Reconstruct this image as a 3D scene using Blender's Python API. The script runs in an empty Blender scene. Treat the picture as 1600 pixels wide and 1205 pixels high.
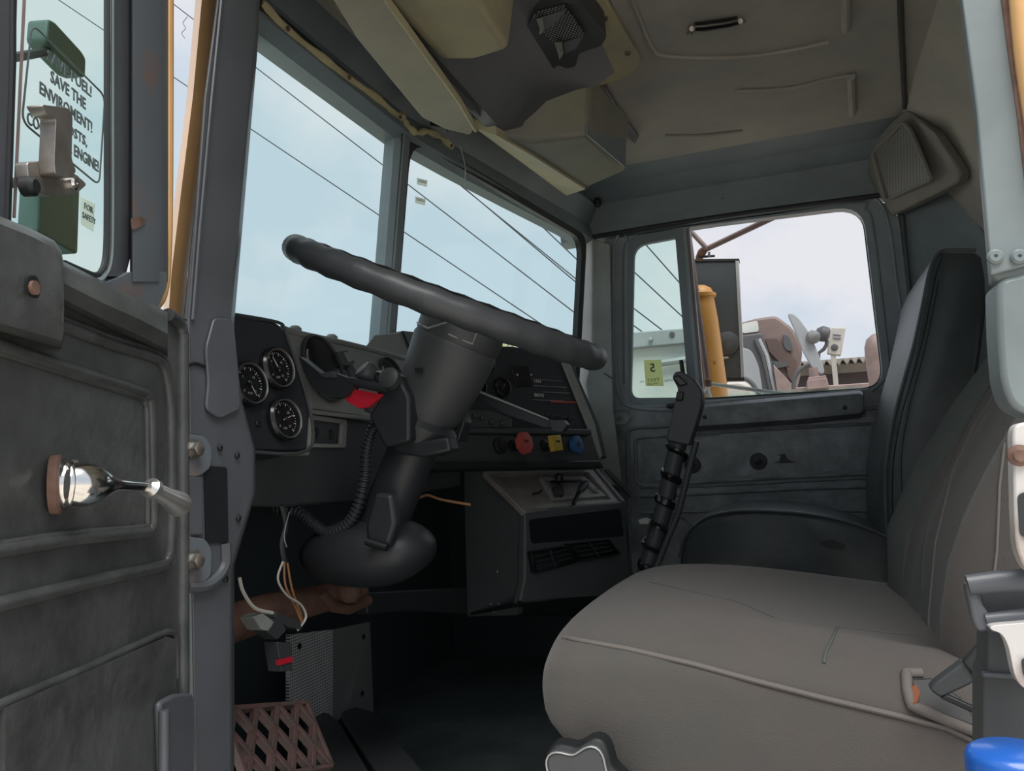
import bpy, bmesh, math, random
from mathutils import Vector, Matrix
random.seed(7)
S = bpy.context.scene
COL = S.collection

# ------------------------------------------------------------------ camera
F_PX = 1250.0
PSI, TH, RHO = math.radians(19), math.radians(6.4), math.radians(3.2)
CP = Vector((-0.5, 0.0, 0.75))
FV = Vector((math.cos(TH)*math.cos(PSI), math.cos(TH)*math.sin(PSI), math.sin(TH)))
R0 = Vector((math.sin(PSI), -math.cos(PSI), 0)); U0 = R0.cross(FV)
RV = math.cos(RHO)*R0 - math.sin(RHO)*U0
UV = math.sin(RHO)*R0 + math.cos(RHO)*U0
cd = bpy.data.cameras.new('camera'); cam = bpy.data.objects.new('camera', cd); COL.objects.link(cam)
cd.sensor_fit = 'HORIZONTAL'; cd.sensor_width = 36; cd.lens = F_PX/1600*36
cd.clip_start = 0.02; cd.clip_end = 500
cam.matrix_world = Matrix(((RV.x, UV.x, -FV.x, CP.x), (RV.y, UV.y, -FV.y, CP.y), (RV.z, UV.z, -FV.z, CP.z), (0, 0, 0, 1)))
S.camera = cam

# ------------------------------------------------------------------ world, sun, exposure
S.view_settings.view_transform = 'Standard'; S.view_settings.look = 'None'
S.view_settings.gamma = 1; S.view_settings.use_curve_mapping = False
S.view_settings.exposure = 0.15
W = bpy.data.worlds.new('sky'); S.world = W; W.use_nodes = True
nt = W.node_tree; N = nt.nodes; L = nt.links
for n in list(N): N.remove(n)
out = N.new('ShaderNodeOutputWorld'); bg = N.new('ShaderNodeBackground')
tc = N.new('ShaderNodeTexCoord'); mp = N.new('ShaderNodeMapping'); mp.inputs['Scale'].default_value = (1, 1, 1.5)
mp.inputs['Location'].default_value = (7.7, 3.3, 0.1)
nz = N.new('ShaderNodeTexNoise'); nz.inputs['Scale'].default_value = 2.6; nz.inputs['Detail'].default_value = 8; nz.inputs['Roughness'].default_value = 0.52
cr = N.new('ShaderNodeValToRGB')
cr.color_ramp.elements[0].position = 0.44; cr.color_ramp.elements[0].color = (0.55, 0.63, 0.72, 1)
cr.color_ramp.elements[1].position = 0.56; cr.color_ramp.elements[1].color = (0.72, 0.72, 0.77, 1)
L.new(tc.outputs['Generated'], mp.inputs['Vector']); L.new(mp.outputs[0], nz.inputs['Vector'])
L.new(nz.outputs['Fac'], cr.inputs[0]); L.new(cr.outputs[0], bg.inputs[0]); L.new(bg.outputs[0], out.inputs[0])
bg.inputs[1].default_value = 1.0
sd = bpy.data.lights.new('sun', 'SUN'); sun = bpy.data.objects.new('sun', sd); COL.objects.link(sun)
sd.energy = 4.5; sd.angle = math.radians(50); sd.color = (1.0, 0.97, 0.92)
sun.rotation_euler = Vector((0.40, 0.22, -0.90)).to_track_quat('-Z', 'Y').to_euler()

# ------------------------------------------------------------------ pixel ray helpers (each point lands on a real plane of the cab)
def ray(px, py):
    return FV + (px-800)/F_PX*RV - (py-602.5)/F_PX*UV
def PX(px, py, x): d = ray(px, py); return CP + d*((x-CP.x)/d.x)
def PY(px, py, y): d = ray(px, py); return CP + d*((y-CP.y)/d.y)
def PZ(px, py, z): d = ray(px, py); return CP + d*((z-CP.z)/d.z)
def PL(px, py, p0, n):
    d = ray(px, py); n = Vector(n); return CP + d*(n.dot(Vector(p0)-CP)/n.dot(d))
def V(*a): return Vector(a)

# ------------------------------------------------------------------ materials
def mat(name, col, rough=0.5, metal=0.0, bump=0.0, bscale=200, var=0.0, vscale=12, col2=None, thr=None, spec=0.5, coat=0, trans=0, sheen=0, bdist=0.002):
    m = bpy.data.materials.new(name); m.use_nodes = True
    nt = m.node_tree; b = nt.nodes['Principled BSDF']
    b.inputs['Base Color'].default_value = (*col, 1); b.inputs['Roughness'].default_value = rough
    b.inputs['Metallic'].default_value = metal; b.inputs['Specular IOR Level'].default_value = spec
    b.inputs['Coat Weight'].default_value = coat; b.inputs['Sheen Weight'].default_value = sheen
    b.inputs['Transmission Weight'].default_value = trans
    tc = nt.nodes.new('ShaderNodeTexCoord')
    if var or col2:
        n = nt.nodes.new('ShaderNodeTexNoise'); n.inputs['Scale'].default_value = vscale; n.inputs['Detail'].default_value = 7; n.inputs['Roughness'].default_value = 0.6
        r = nt.nodes.new('ShaderNodeValToRGB')
        a = thr or (0.35, 0.68)
        r.color_ramp.elements[0].position = a[0]; r.color_ramp.elements[1].position = a[1]
        c2 = col2 or tuple(min(1, c*(1+var)) for c in col)
        c1 = col if col2 else tuple(c*(1-var) for c in col)
        r.color_ramp.elements[0].color = (*c1, 1); r.color_ramp.elements[1].color = (*c2, 1)
        nt.links.new(tc.outputs['Object'], n.inputs['Vector']); nt.links.new(n.outputs['Fac'], r.inputs[0]); nt.links.new(r.outputs[0], b.inputs['Base Color'])
    if bump:
        n2 = nt.nodes.new('ShaderNodeTexNoise'); n2.inputs['Scale'].default_value = bscale; n2.inputs['Detail'].default_value = 4
        bp = nt.nodes.new('ShaderNodeBump'); bp.inputs['Strength'].default_value = bump; bp.inputs['Distance'].default_value = bdist
        nt.links.new(tc.outputs['Object'], n2.inputs['Vector']); nt.links.new(n2.outputs['Fac'], bp.inputs['Height']); nt.links.new(bp.outputs[0], b.inputs['Normal'])
    return m
def glass_mat(name, tint, gl=0.06):
    m = bpy.data.materials.new(name); m.use_nodes = True; nt = m.node_tree
    for n in list(nt.nodes): nt.nodes.remove(n)
    o = nt.nodes.new('ShaderNodeOutputMaterial'); t = nt.nodes.new('ShaderNodeBsdfTransparent'); t.inputs[0].default_value = (*tint, 1)
    g = nt.nodes.new('ShaderNodeBsdfGlossy'); g.inputs['Roughness'].default_value = 0.02; mx = nt.nodes.new('ShaderNodeMixShader')
    mx.inputs[0].default_value = gl
    nt.links.new(t.outputs[0], mx.inputs[1]); nt.links.new(g.outputs[0], mx.inputs[2]); nt.links.new(mx.outputs[0], o.inputs[0])
    return m
def mesh_pattern_mat(name, base, hole, scale, metal=0.6, ax='XZ'):
    m = bpy.data.materials.new(name); m.use_nodes = True; nt = m.node_tree; b = nt.nodes['Principled BSDF']
    tc = nt.nodes.new('ShaderNodeTexCoord'); sx = nt.nodes.new('ShaderNodeSeparateXYZ'); cx = nt.nodes.new('ShaderNodeCombineXYZ')
    v = nt.nodes.new('ShaderNodeTexVoronoi'); v.voronoi_dimensions = '2D'; v.inputs['Scale'].default_value = scale; v.inputs['Randomness'].default_value = 0.0
    r = nt.nodes.new('ShaderNodeValToRGB'); r.color_ramp.elements[0].position = 0.26; r.color_ramp.elements[1].position = 0.36
    r.color_ramp.elements[0].color = (*hole, 1); r.color_ramp.elements[1].color = (*base, 1)
    nt.links.new(tc.outputs['Object'], sx.inputs[0]); nt.links.new(sx.outputs[ax[0]], cx.inputs[0]); nt.links.new(sx.outputs[ax[1]], cx.inputs[1])
    nt.links.new(cx.outputs[0], v.inputs['Vector']); nt.links.new(v.outputs['Distance'], r.inputs[0]); nt.links.new(r.outputs[0], b.inputs['Base Color'])
    b.inputs['Metallic'].default_value = metal; b.inputs['Roughness'].default_value = 0.4
    return m

M = {}
M['plastic'] = mat('black plastic', (0.045, 0.050, 0.054), 0.48, bump=0.15, bscale=500)
M['black'] = mat('deep black plastic', (0.010, 0.012, 0.014), 0.5)
M['gloss'] = mat('glossy black', (0.012, 0.013, 0.015), 0.18)
M['dash'] = mat('dash grey', (0.27, 0.285, 0.27), 0.5, var=0.15, vscale=9, bump=0.1, bscale=600)
M['dashdark'] = mat('dash charcoal', (0.055, 0.060, 0.064), 0.5, var=0.15, vscale=9, bump=0.1, bscale=600)
M['coldark'] = mat('column plastic', (0.022, 0.026, 0.030), 0.45)
M['bezel'] = mat('dull bezel', (0.20, 0.20, 0.20), 0.35, 0.6)
M['consolegrey'] = mat('console charcoal', (0.085, 0.095, 0.10), 0.5, bump=0.1, bscale=500)
M['panel'] = mat('instrument panel black', (0.022, 0.026, 0.031), 0.42)
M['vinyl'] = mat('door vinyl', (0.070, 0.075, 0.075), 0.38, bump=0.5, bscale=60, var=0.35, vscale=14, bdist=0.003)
M['vinylfarlit'] = mat('lit passenger door vinyl', (0.19, 0.21, 0.22), 0.38, bump=0.5, bscale=60, var=0.35, vscale=14, bdist=0.003)  # copy of the door vinyl, brightened for light reaching the passenger side
M['leather'] = mat('seat leatherette', (0.048, 0.060, 0.065), 0.38, bump=0.25, bscale=45, var=0.2, vscale=10, bdist=0.003)
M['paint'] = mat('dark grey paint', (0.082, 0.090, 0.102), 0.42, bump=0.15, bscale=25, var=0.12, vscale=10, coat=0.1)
M['paintfarlit'] = mat('lit blue grey door paint', (0.29, 0.33, 0.36), 0.42, bump=0.15, bscale=25, var=0.12, vscale=10)  # lighter copy of the grey paint, light from the open door put in
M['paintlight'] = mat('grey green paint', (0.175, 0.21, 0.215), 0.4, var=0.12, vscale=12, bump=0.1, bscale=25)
M['rust'] = mat('rusty steel', (0.10, 0.055, 0.040), 0.8, bump=0.6, bscale=80, col2=(0.22, 0.13, 0.10), vscale=30)
M['paintrust'] = mat('worn paint with rust', (0.12, 0.14, 0.16), 0.45, col2=(0.20, 0.12, 0.10), thr=(0.56, 0.66), vscale=11, bump=0.2, bscale=30)
M['orange'] = mat('orange body paint', (0.72, 0.42, 0.17), 0.35, var=0.12, vscale=10, coat=0.4)
M['beige'] = mat('console beige', (0.50, 0.44, 0.26), 0.6, col2=(0.30, 0.29, 0.23), thr=(0.42, 0.72), vscale=3.5, bump=0.1, bscale=200)
M['beigebright'] = mat('torn lining yellow', (0.62, 0.56, 0.33), 0.7, bump=.4, bscale=70, var=.15)
M['podgrey'] = mat('speaker pod grey', (0.24, 0.235, 0.215), 0.8, var=0.1)
M['greyshelf2'] = mat('shaded console khaki', (0.33, 0.31, 0.21), 0.6, col2=(0.22, 0.225, 0.205), vscale=4)  # duller version of the console beige, bin shading put into the colour
M['wheelgrip'] = mat('wheel rim plastic', (0.052, 0.058, 0.063), 0.42, bump=0.2, bscale=120)
M['visor'] = mat('visor beige vinyl', (0.42, 0.40, 0.31), 0.6, bump=0.2, bscale=300, var=0.1, vscale=8)
M['greyshelf'] = mat('console grey and shade', (0.13, 0.135, 0.15), 0.55, var=0.12, vscale=5)
M['liner'] = mat('headliner', (0.43, 0.41, 0.355), 0.85, col2=(0.34, 0.335, 0.31), vscale=5, bump=0.2, bscale=400)
M['header'] = mat('header steel paint', (0.20, 0.24, 0.265), 0.5, var=0.12, vscale=6)
M['linerdark'] = mat('headliner groove', (0.06, 0.06, 0.055), 0.9)
M['fabric'] = mat('seat fabric', (0.103, 0.088, 0.081), 0.95, bump=0.45, bscale=900, col2=(0.077, 0.078, 0.073), vscale=4, sheen=0.15)
M['fabricgreen'] = mat('seat bolster fabric', (0.10, 0.112, 0.104), 0.95, bump=0.4, bscale=900, var=0.1, vscale=6)
M['piping'] = mat('seat piping', (0.15, 0.135, 0.125), 0.8)
M['floor'] = mat('rubber floor mat', (0.085, 0.108, 0.115), 0.75, bump=0.3, bscale=60, var=0.3, vscale=7)
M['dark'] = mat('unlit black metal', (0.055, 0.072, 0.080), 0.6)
M['chrome'] = mat('chrome', (0.80, 0.78, 0.76), 0.13, 1.0, bump=0.1, bscale=40)
M['knobmetal'] = mat('brushed knob metal', (0.72, 0.70, 0.68), 0.3, 0.85)
M['steel'] = mat('worn steel', (0.42, 0.41, 0.39), 0.38, 0.8, bump=0.2, bscale=60, col2=(0.25, 0.22, 0.19), vscale=25)
M['castwhite'] = mat('chipped white lever', (0.62, 0.60, 0.58), 0.45, 0.2, col2=(0.40, 0.33, 0.29), thr=(0.52, 0.72), vscale=30)
M['red'] = mat('red plastic', (0.55, 0.018, 0.04), 0.35)
M['knobred'] = mat('faded red plastic', (0.42, 0.07, 0.06), 0.5)
M['knobyellow'] = mat('yellow plastic', (0.48, 0.33, 0.05), 0.5)
M['knobblue'] = mat('blue plastic', (0.02, 0.10, 0.26), 0.5)
M['capblue'] = mat('blue bottle cap', (0.015, 0.10, 0.42), 0.3, coat=0.3)
M['white'] = mat('white marking', (0.62, 0.62, 0.60), 0.6)
M['offwhite'] = mat('pale label', (0.55, 0.55, 0.52), 0.6)
M['ink'] = mat('grey green ink', (0.10, 0.13, 0.13), 0.6)
M['needle'] = mat('needle white', (0.6, 0.6, 0.6), 0.5)
M['traygrey'] = mat('dusty aluminium tray', (0.30, 0.28, 0.265), 0.5, 0.2, col2=(0.20, 0.18, 0.17), vscale=22, bump=0.15, bscale=120)
M['kick'] = mesh_pattern_mat('perforated steel', (0.80, 0.80, 0.82), (0.12, 0.12, 0.12), 170, 0.1)
M['grille'] = mesh_pattern_mat('speaker cloth', (0.20, 0.205, 0.20), (0.10, 0.10, 0.10), 190, 0.0, 'YZ')
M['rubber'] = mat('rubber seal', (0.022, 0.026, 0.028), 0.5)
M['brown'] = mat('brown cast iron', (0.16, 0.085, 0.06), 0.65, bump=0.4, bscale=60, var=0.3, vscale=20)
M['stepred'] = mat('red brown pedal grate', (0.10, 0.048, 0.044), 0.7, bump=0.5, bscale=90, col2=(0.05, 0.042, 0.038), vscale=35)
M['foam'] = mat('orange foam', (0.22, 0.075, 0.035), 0.9, bump=0.5, bscale=150)
M['wirewhite'] = mat('white wire', (0.55, 0.53, 0.48), 0.5)
M['wirebrown'] = mat('brown wire', (0.36, 0.18, 0.08), 0.5)
M['glassws'] = glass_mat('windscreen glass', (0.92, 0.985, 0.97), 0.02)
M['glassvent'] = glass_mat('vent glass', (0.88, 0.97, 0.935), 0.03)
M['mirrorback'] = mat('dark mirror glass', (0.055, 0.065, 0.07), 0.35, var=0.1, vscale=3)
M['mirrorspot'] = mat('convex mirror', (0.085, 0.095, 0.10), 0.3)
M['canister'] = mat('orange canister', (0.66, 0.34, 0.09), 0.4, var=0.08, vscale=5)
M['pinkpipe'] = mat('faded red oxide pipe', (0.20, 0.145, 0.135), 0.55, var=0.2, vscale=12)
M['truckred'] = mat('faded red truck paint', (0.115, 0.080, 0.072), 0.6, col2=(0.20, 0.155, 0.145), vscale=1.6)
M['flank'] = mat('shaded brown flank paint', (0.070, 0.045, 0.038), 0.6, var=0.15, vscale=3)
M['truckdark'] = mat('truck dark trim', (0.055, 0.057, 0.062), 0.6)
M['truckglass'] = mat('hazy truck window', (0.24, 0.255, 0.27), 0.35)
M['palegrey'] = mat('pale grey plastic', (0.25, 0.265, 0.28), 0.55, var=0.1, vscale=4)
M['palewhite'] = mat('weathered white paint', (0.46, 0.48, 0.47), 0.6, col2=(0.32, 0.35, 0.35), vscale=1.4, thr=(0.45, 0.75))
M['knuckle'] = mat('grey rubber knuckle', (0.12, 0.125, 0.13), 0.7)
M['cream'] = mat('cream plastic', (0.36, 0.35, 0.32), 0.6, var=0.1, vscale=10)
M['shed'] = mat('dark brown boards', (0.075, 0.06, 0.065), 0.8, var=0.3, vscale=2)
M['roofsheet'] = mat('rusty corrugated sheet', (0.13, 0.115, 0.10), 0.7, var=0.3, vscale=2)
M['wood'] = mat('pinkish timber', (0.22, 0.16, 0.15), 0.8, var=0.2, vscale=8)
M['ground'] = mat('dusty yard earth', (0.56, 0.51, 0.44), 0.95, var=0.2, vscale=0.7)
M['cable'] = mat('overhead cable', (0.02, 0.025, 0.03), 0.6)
M['green'] = mat('dark green plastic', (0.06, 0.11, 0.10), 0.5)
M['sticker'] = mat('lime sticker', (0.50, 0.56, 0.26), 0.6)
def paper(name, col):
    m = mat(name, col, 0.7); nt = m.node_tree; b = nt.nodes['Principled BSDF']; o = nt.nodes['Material Output']
    t = nt.nodes.new('ShaderNodeBsdfTranslucent'); t.inputs[0].default_value = (*col, 1); mx = nt.nodes.new('ShaderNodeMixShader'); mx.inputs[0].default_value = 0.85
    nt.links.new(b.outputs[0], mx.inputs[1]); nt.links.new(t.outputs[0], mx.inputs[2]); nt.links.new(mx.outputs[0], o.inputs[0]); return m
M['paper'] = paper('pale sticker paper', (0.85, 0.86, 0.82)); M['sticker'] = paper('lime sticker', (0.72, 0.74, 0.50))
M['leaf'] = mat('yellow green leaves', (0.42, 0.42, 0.14), 0.7, var=0.3, vscale=8)
M['silver'] = mat('silver paint', (0.42, 0.43, 0.43), 0.4, 0.5)

# ------------------------------------------------------------------ object helpers
WO = {}
def tag(o, label=None, cat=None, group=None, kind=None):
    if label: o['label'] = label
    if cat: o['category'] = cat
    if group: o['group'] = group
    if kind: o['kind'] = kind
    return o
def thing(name, label, cat, loc=(0, 0, 0), group=None, kind=None):
    o = bpy.data.objects.new(name, None); COL.objects.link(o); o.empty_display_size = 0.05
    o.location = loc; WO[o] = Vector(loc)
    return tag(o, label, cat, group, kind)
def obj(name, verts, faces, m, parent=None, smooth=False, bevel=0, bseg=2, sub=0):
    verts = [Vector(v) for v in verts]
    c = sum(verts, Vector())/len(verts)
    me = bpy.data.meshes.new(name); me.from_pydata([v-c for v in verts], [], faces)
    bm = bmesh.new(); bm.from_mesh(me); bmesh.ops.recalc_face_normals(bm, faces=bm.faces); bm.to_mesh(me); bm.free()
    me.materials.append(m)
    o = bpy.data.objects.new(name, me); COL.objects.link(o); WO[o] = c
    if parent: o.parent = parent; o.location = c-WO[parent]
    else: o.location = c
    if bevel:
        b = o.modifiers.new('bevel', 'BEVEL'); b.width = bevel; b.segments = bseg; b.limit_method = 'ANGLE'; b.angle_limit = math.radians(35)
        smooth = True
    if sub:
        s = o.modifiers.new('sub', 'SUBSURF'); s.levels = sub; s.render_levels = sub
    if smooth:
        me.shade_smooth()
        if not sub: me.set_sharp_from_angle(angle=math.radians(38))
    return o
def prism(name, pts, off, m, parent=None, bevel=0, smooth=False):
    n = len(pts); off = Vector(off)
    vs = [Vector(p) for p in pts]+[Vector(p)+off for p in pts]
    fs = [list(range(n)), list(range(2*n-1, n-1, -1))]+[[i, (i+1) % n, n+(i+1) % n, n+i] for i in range(n)]
    return obj(name, vs, fs, m, parent, smooth, bevel)
def box(name, c, size, m, parent=None, bevel=0, rot=None):
    c = Vector(c); h = Vector(size)/2; R = rot or Matrix.Identity(3)
    vs = [c+R @ Vector((sx*h.x, sy*h.y, sz*h.z)) for sx in (-1, 1) for sy in (-1, 1) for sz in (-1, 1)]
    fs = [(0, 1, 3, 2), (4, 6, 7, 5), (0, 4, 5, 1), (2, 3, 7, 6), (0, 2, 6, 4), (1, 5, 7, 3)]
    return obj(name, vs, fs, m, parent, False, bevel)
def frame(axis, up=(0, 0, 1)):
    z = Vector(axis).normalized(); u = Vector(up)
    if abs(z.dot(u.normalized())) > 0.98: u = Vector((1, 0, 0))
    x = u.cross(z).normalized(); y = z.cross(x)
    return Matrix((x, y, z)).transposed()
def tube(name, pts, r, m, parent=None, seg=10, closed=False, flat=1.0):
    pts = [Vector(p) for p in pts]; n = len(pts)
    rr = r if isinstance(r, (list, tuple)) else [r]*n
    vs = []; fs = []; prev = None
    for i, p in enumerate(pts):
        if closed: t = pts[(i+1) % n]-pts[i-1]
        else: t = pts[min(i+1, n-1)]-pts[max(i-1, 0)]
        t.normalize()
        if prev is None:
            a = Vector((0, 0, 1)) if abs(t.z) < 0.9 else Vector((1, 0, 0))
            u = (a-t*a.dot(t)).normalized()
        else: u = (prev-t*prev.dot(t)).normalized()
        prev = u; v = t.cross(u)
        for k in range(seg):
            a = 2*math.pi*k/seg
            vs.append(p+rr[i]*(u*math.cos(a)*flat+v*math.sin(a)))
    for i in range(n if closed else n-1):
        j = (i+1) % n
        for k in range(seg):
            k2 = (k+1) % seg
            fs.append((i*seg+k, i*seg+k2, j*seg+k2, j*seg+k))
    if not closed:
        fs.append(list(range(seg))); fs.append(list(range((n-1)*seg, n*seg)))
    return obj(name, vs, fs, m, parent, True)
def smoothpath(pts, k=6, closed=False):
    pts = [Vector(p) for p in pts]; n = len(pts); o = []
    rng = range(n) if closed else range(n-1)
    for i in rng:
        p0 = pts[i-1] if (closed or i > 0) else pts[0]; p1 = pts[i]; p2 = pts[(i+1) % n]; p3 = pts[(i+2) % n] if (closed or i+2 < n) else pts[-1]
        for j in range(k):
            t = j/k
            o.append(0.5*((2*p1)+(p2-p0)*t+(2*p0-5*p1+4*p2-p3)*t*t+(3*p1-p0-3*p2+p3)*t**3))
    if not closed: o.append(pts[-1])
    return o
def rounded(pts, r, seg=5):
    pts = [Vector(p) for p in pts]; n = len(pts); o = []
    for i in range(n):
        p = pts[i]; a = pts[i-1]-p; b = pts[(i+1) % n]-p
        rr = r[i] if isinstance(r, (list, tuple)) else r
        ra = min(rr, a.length*0.48); rb = min(rr, b.length*0.48)
        A = p+a.normalized()*ra; B = p+b.normalized()*rb
        for k in range(seg+1):
            t = k/seg; o.append((1-t)**2*A+2*t*(1-t)*p+t*t*B)
    return o
def ring(name, outer, inner, off, m, parent=None, bevel=0):
    n = len(outer); off = Vector(off)
    vs = list(outer)+list(inner)+[p+off for p in outer]+[p+off for p in inner]; fs = []
    for i in range(n):
        j = (i+1) % n
        fs += [(i, j, n+j, n+i), (2*n+i, 3*n+i, 3*n+j, 2*n+j), (i, 2*n+i, 2*n+j, j), (n+i, n+j, 3*n+j, 3*n+i)]
    return obj(name, vs, fs, m, parent, True, bevel)
def lathe(name, prof, o, axis, m, parent=None, seg=32, up=(0, 0, 1), capped=True, sx=1.0):
    R = frame(axis, up); o = Vector(o); vs = []; fs = []; n = len(prof)
    for r, h in prof:
        for k in range(seg):
            a = 2*math.pi*k/seg; vs.append(o+R @ Vector((r*math.cos(a)*sx, r*math.sin(a), h)))
    for i in range(n-1):
        for k in range(seg):
            k2 = (k+1) % seg; fs.append((i*seg+k, i*seg+k2, (i+1)*seg+k2, (i+1)*seg+k))
    if capped: fs.append(list(range(seg))); fs.append(list(range((n-1)*seg, n*seg)))
    return obj(name, vs, fs, m, parent, True)
def loft(name, rings, m, parent=None, smooth=True, cap=True, sub=0):
    n = len(rings[0]); vs = [p for r in rings for p in r]; fs = []
    for i in range(len(rings)-1):
        for k in range(n):
            k2 = (k+1) % n; fs.append((i*n+k, i*n+k2, (i+1)*n+k2, (i+1)*n+k))
    if cap: fs.append(list(range(n))); fs.append(list(range((len(rings)-1)*n, len(rings)*n)))
    return obj(name, vs, fs, m, parent, smooth, sub=sub)
def screw(p, n, r=0.004, m=None, parent=None, name='screw'):
    return lathe(name, [(r, 0), (r, r*0.5), (r*0.7, r*0.8), (r*0.25, r*0.8), (r*0.2, r*0.5)], p, n, m or M['steel'], parent, 12)
def text(s, name, org, right, up, h, m, parent=None, width=None, thick=0.0006, bold=0.0, mirror=False):
    cu = bpy.data.curves.new(name, 'FONT'); cu.body = s; cu.size = 1; cu.offset = bold; cu.resolution_u = 2
    t = bpy.data.objects.new('tmp', cu); COL.objects.link(t)
    dg = bpy.context.evaluated_depsgraph_get(); me = bpy.data.meshes.new_from_object(t.evaluated_get(dg))
    bpy.data.objects.remove(t)
    xs = [v.co.x for v in me.vertices]; x0, x1 = min(xs), max(xs)
    ys = [v.co.y for v in me.vertices]; y0, y1 = min(ys), max(ys)
    right = Vector(right).normalized(); up = Vector(up).normalized()
    w = width or (x1-x0)/(y1-y0)*h
    vs = []
    for v in me.vertices:
        u = (v.co.x-x0)/(x1-x0); 
        if mirror: u = 1-u
        vs.append(Vector(org)+right*u*w+up*(v.co.y-y0)/(y1-y0)*h)
    fs = [tuple(p.vertices) for p in me.polygons]
    bpy.data.meshes.remove(me)
    o = obj(name, vs, fs, m, parent)
    so = o.modifiers.new('s', 'SOLIDIFY'); so.thickness = thick; so.offset = 0
    return o

# ================================================================== STRUCTURE
XR = 1.85
def Rp(px, py, dx=0): return PX(px, py, XR+dx)
o = box('floor', (0.98, 0.225, 0.17), (1.86, 1.77, 0.06), M['floor']); tag(o, 'dark rubber cab floor below the seats', kind='structure')
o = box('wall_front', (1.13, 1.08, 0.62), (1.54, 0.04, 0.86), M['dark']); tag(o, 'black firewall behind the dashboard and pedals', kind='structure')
prism('cowl_light_block', [V(.36, .70, .915), V(1.87, .62, .915), V(1.87, 1.09, .915), V(.36, 1.09, .915)], (0, 0, .01), M['dark'], o)  # dark plate added behind the dash to close the gap and block light
prism('side_closure', [V(.34, .70, .20), V(.36, 1.10, .20), V(.36, 1.10, 1.0), V(.34, .70, .93)], (-.02, 0, 0), M['dark'], o)
wr = ring('wall_right', [V(XR+.03, .60, .14), V(XR+.03, .56, 1.62), V(XR+.03, -.66, 1.62), V(XR+.03, -.66, .14)],
     [V(XR+.03, .535, .20), V(XR+.03, .535, 1.455), V(XR+.03, -.335, 1.455), V(XR+.03, -.335, .20)], (.03, 0, 0), M['header'])
# the part of the side wall ahead of the door stops at the windscreen base
prism('fender_side', [V(XR+.03, .60, .14), V(XR+.03, .60, .93), V(XR+.03, 1.12, .90), V(XR+.03, 1.12, .14)], (.03, 0, 0), M['dark'], wr)
tag(wr, 'dark painted cab side around the passenger door', kind='structure')
# rear wall with its sloping upper part
o = loft('wall_back', [[V(x, -.335, 1.60), V(x, -.43, 1.44), V(x, -.55, 1.22), V(x, -.62, .95), V(x, -.62, .20), V(x, -.66, .20), V(x, -.66, .97), V(x, -.59, 1.25), V(x, -.49, 1.50), V(x, -.36, 1.64)] for x in (.02, .5, 1.0, 1.5, 1.88)], M['liner'], smooth=False)
tag(o, 'padded grey brown rear wall of the cab', kind='structure')
o = loft('ceiling', [[V(x, .66, 1.53), V(x, .58, 1.572), V(x, .42, 1.60), V(x, -.345, 1.60), V(x, -.345, 1.64), V(x, .42, 1.64), V(x, .66, 1.60)] for x in (-.02, .5, 1.0, 1.5, 1.84)], M['liner'], smooth=False)
tag(o, 'stained grey brown moulded headliner', kind='structure')
CE = o
# headliner mouldings: raised beads and pressed creases
def bead(pts, r, m, parent, name='bead', k=5, closed=False, flat=1.0):
    return tube(name, smoothpath(pts, k, closed), r, m, parent, 8, closed, flat)
zc = 1.597
for ps in ([(983, -10), (1000, 30), (1018, 72), (1042, 88), (1150, 90), (1230, 80), (1295, 66)],
           [(1040, 213), (1100, 212), (1160, 205)]):
    bead([PZ(x, y, zc) for x, y in ps], 0.004, M['liner'], CE, 'crease')
for ps in ([(1322, -10), (1322, 46)], [(1330, 120), (1332, 178)]):
    tube('rib', [PZ(x, y, zc-.002) for x, y in ps], 0.009, M['liner'], CE, 8)
bead([PZ(x, y, zc) for x, y in [(1150, 143), (1230, 139), (1290, 125), (1328, 118)]], 0.004, M['liner'], CE, 'crease')
bead([PZ(x, y, zc+.001) for x, y in [(1406, -20), (1409, 60), (1414, 168)]], 0.006, M['linerdark'], CE, 'crease')
bead([PY(x, y, -.455) for x, y in [(1498, 0), (1488, 90), (1478, 170)]], 0.004, M['liner'], o, 'crease')

# roof rail above the passenger door
def railp(y): return [V(1.66, y, 1.602), V(1.76, y, 1.585), V(1.815, y, 1.55), V(1.838, y, 1.50), V(1.842, y, 1.455), V(1.90, y, 1.45), V(1.90, y, 1.64), V(1.66, y, 1.63)]
o = loft('trim_1', [railp(y) for y in (.62, .4, .2, 0, -.2, -.36)], M['header'], smooth=False); tag(o, 'dark roof rail above the passenger door', kind='structure')
tube('seal', [V(1.838, y, 1.452+.01*math.sin((y+.3)*3)) for y in [.52-.06*i for i in range(15)]], .007, M['rubber'], o)
screw(PX(1128, 309, 1.835), (-1, 0, 0), .006, M['steel'], o)
box('slot', PX(1022, 321, 1.836), (.01, .07, .012), M['black'], o)
# rear passenger side pillar
o = prism('trim_2', [V(1.86, -.325, .2), V(1.86, -.325, 1.50), V(1.80, -.42, 1.50), V(1.76, -.545, 1.2), V(1.76, -.61, .95), V(1.76, -.61, .2)], (.03, -.02, 0), M['header']); tag(o, 'dark blue grey pillar behind the passenger door', kind='structure')
tube('bead', [V(1.845, -.335, 1.40), V(1.848, -.33, .95)], .006, M['paint'], o)
# outer frame post of the windscreen, passenger side
o = prism('trim_3', [PX(926, 372, 1.79), PX(955, 380, 1.79), PX(960, 640, 1.79), PX(975, 760, 1.79), PX(945, 760, 1.79), PX(916, 600, 1.79), PX(925, 560, 1.79)], (.06, .05, 0), M['dash'], bevel=.006); tag(o, 'grey corner post between windscreen and passenger door', kind='structure')
tube('seam', [PX(944, 583, 1.785), PX(957, 592, 1.785)], .002, M['dashdark'], o, 6)

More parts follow.
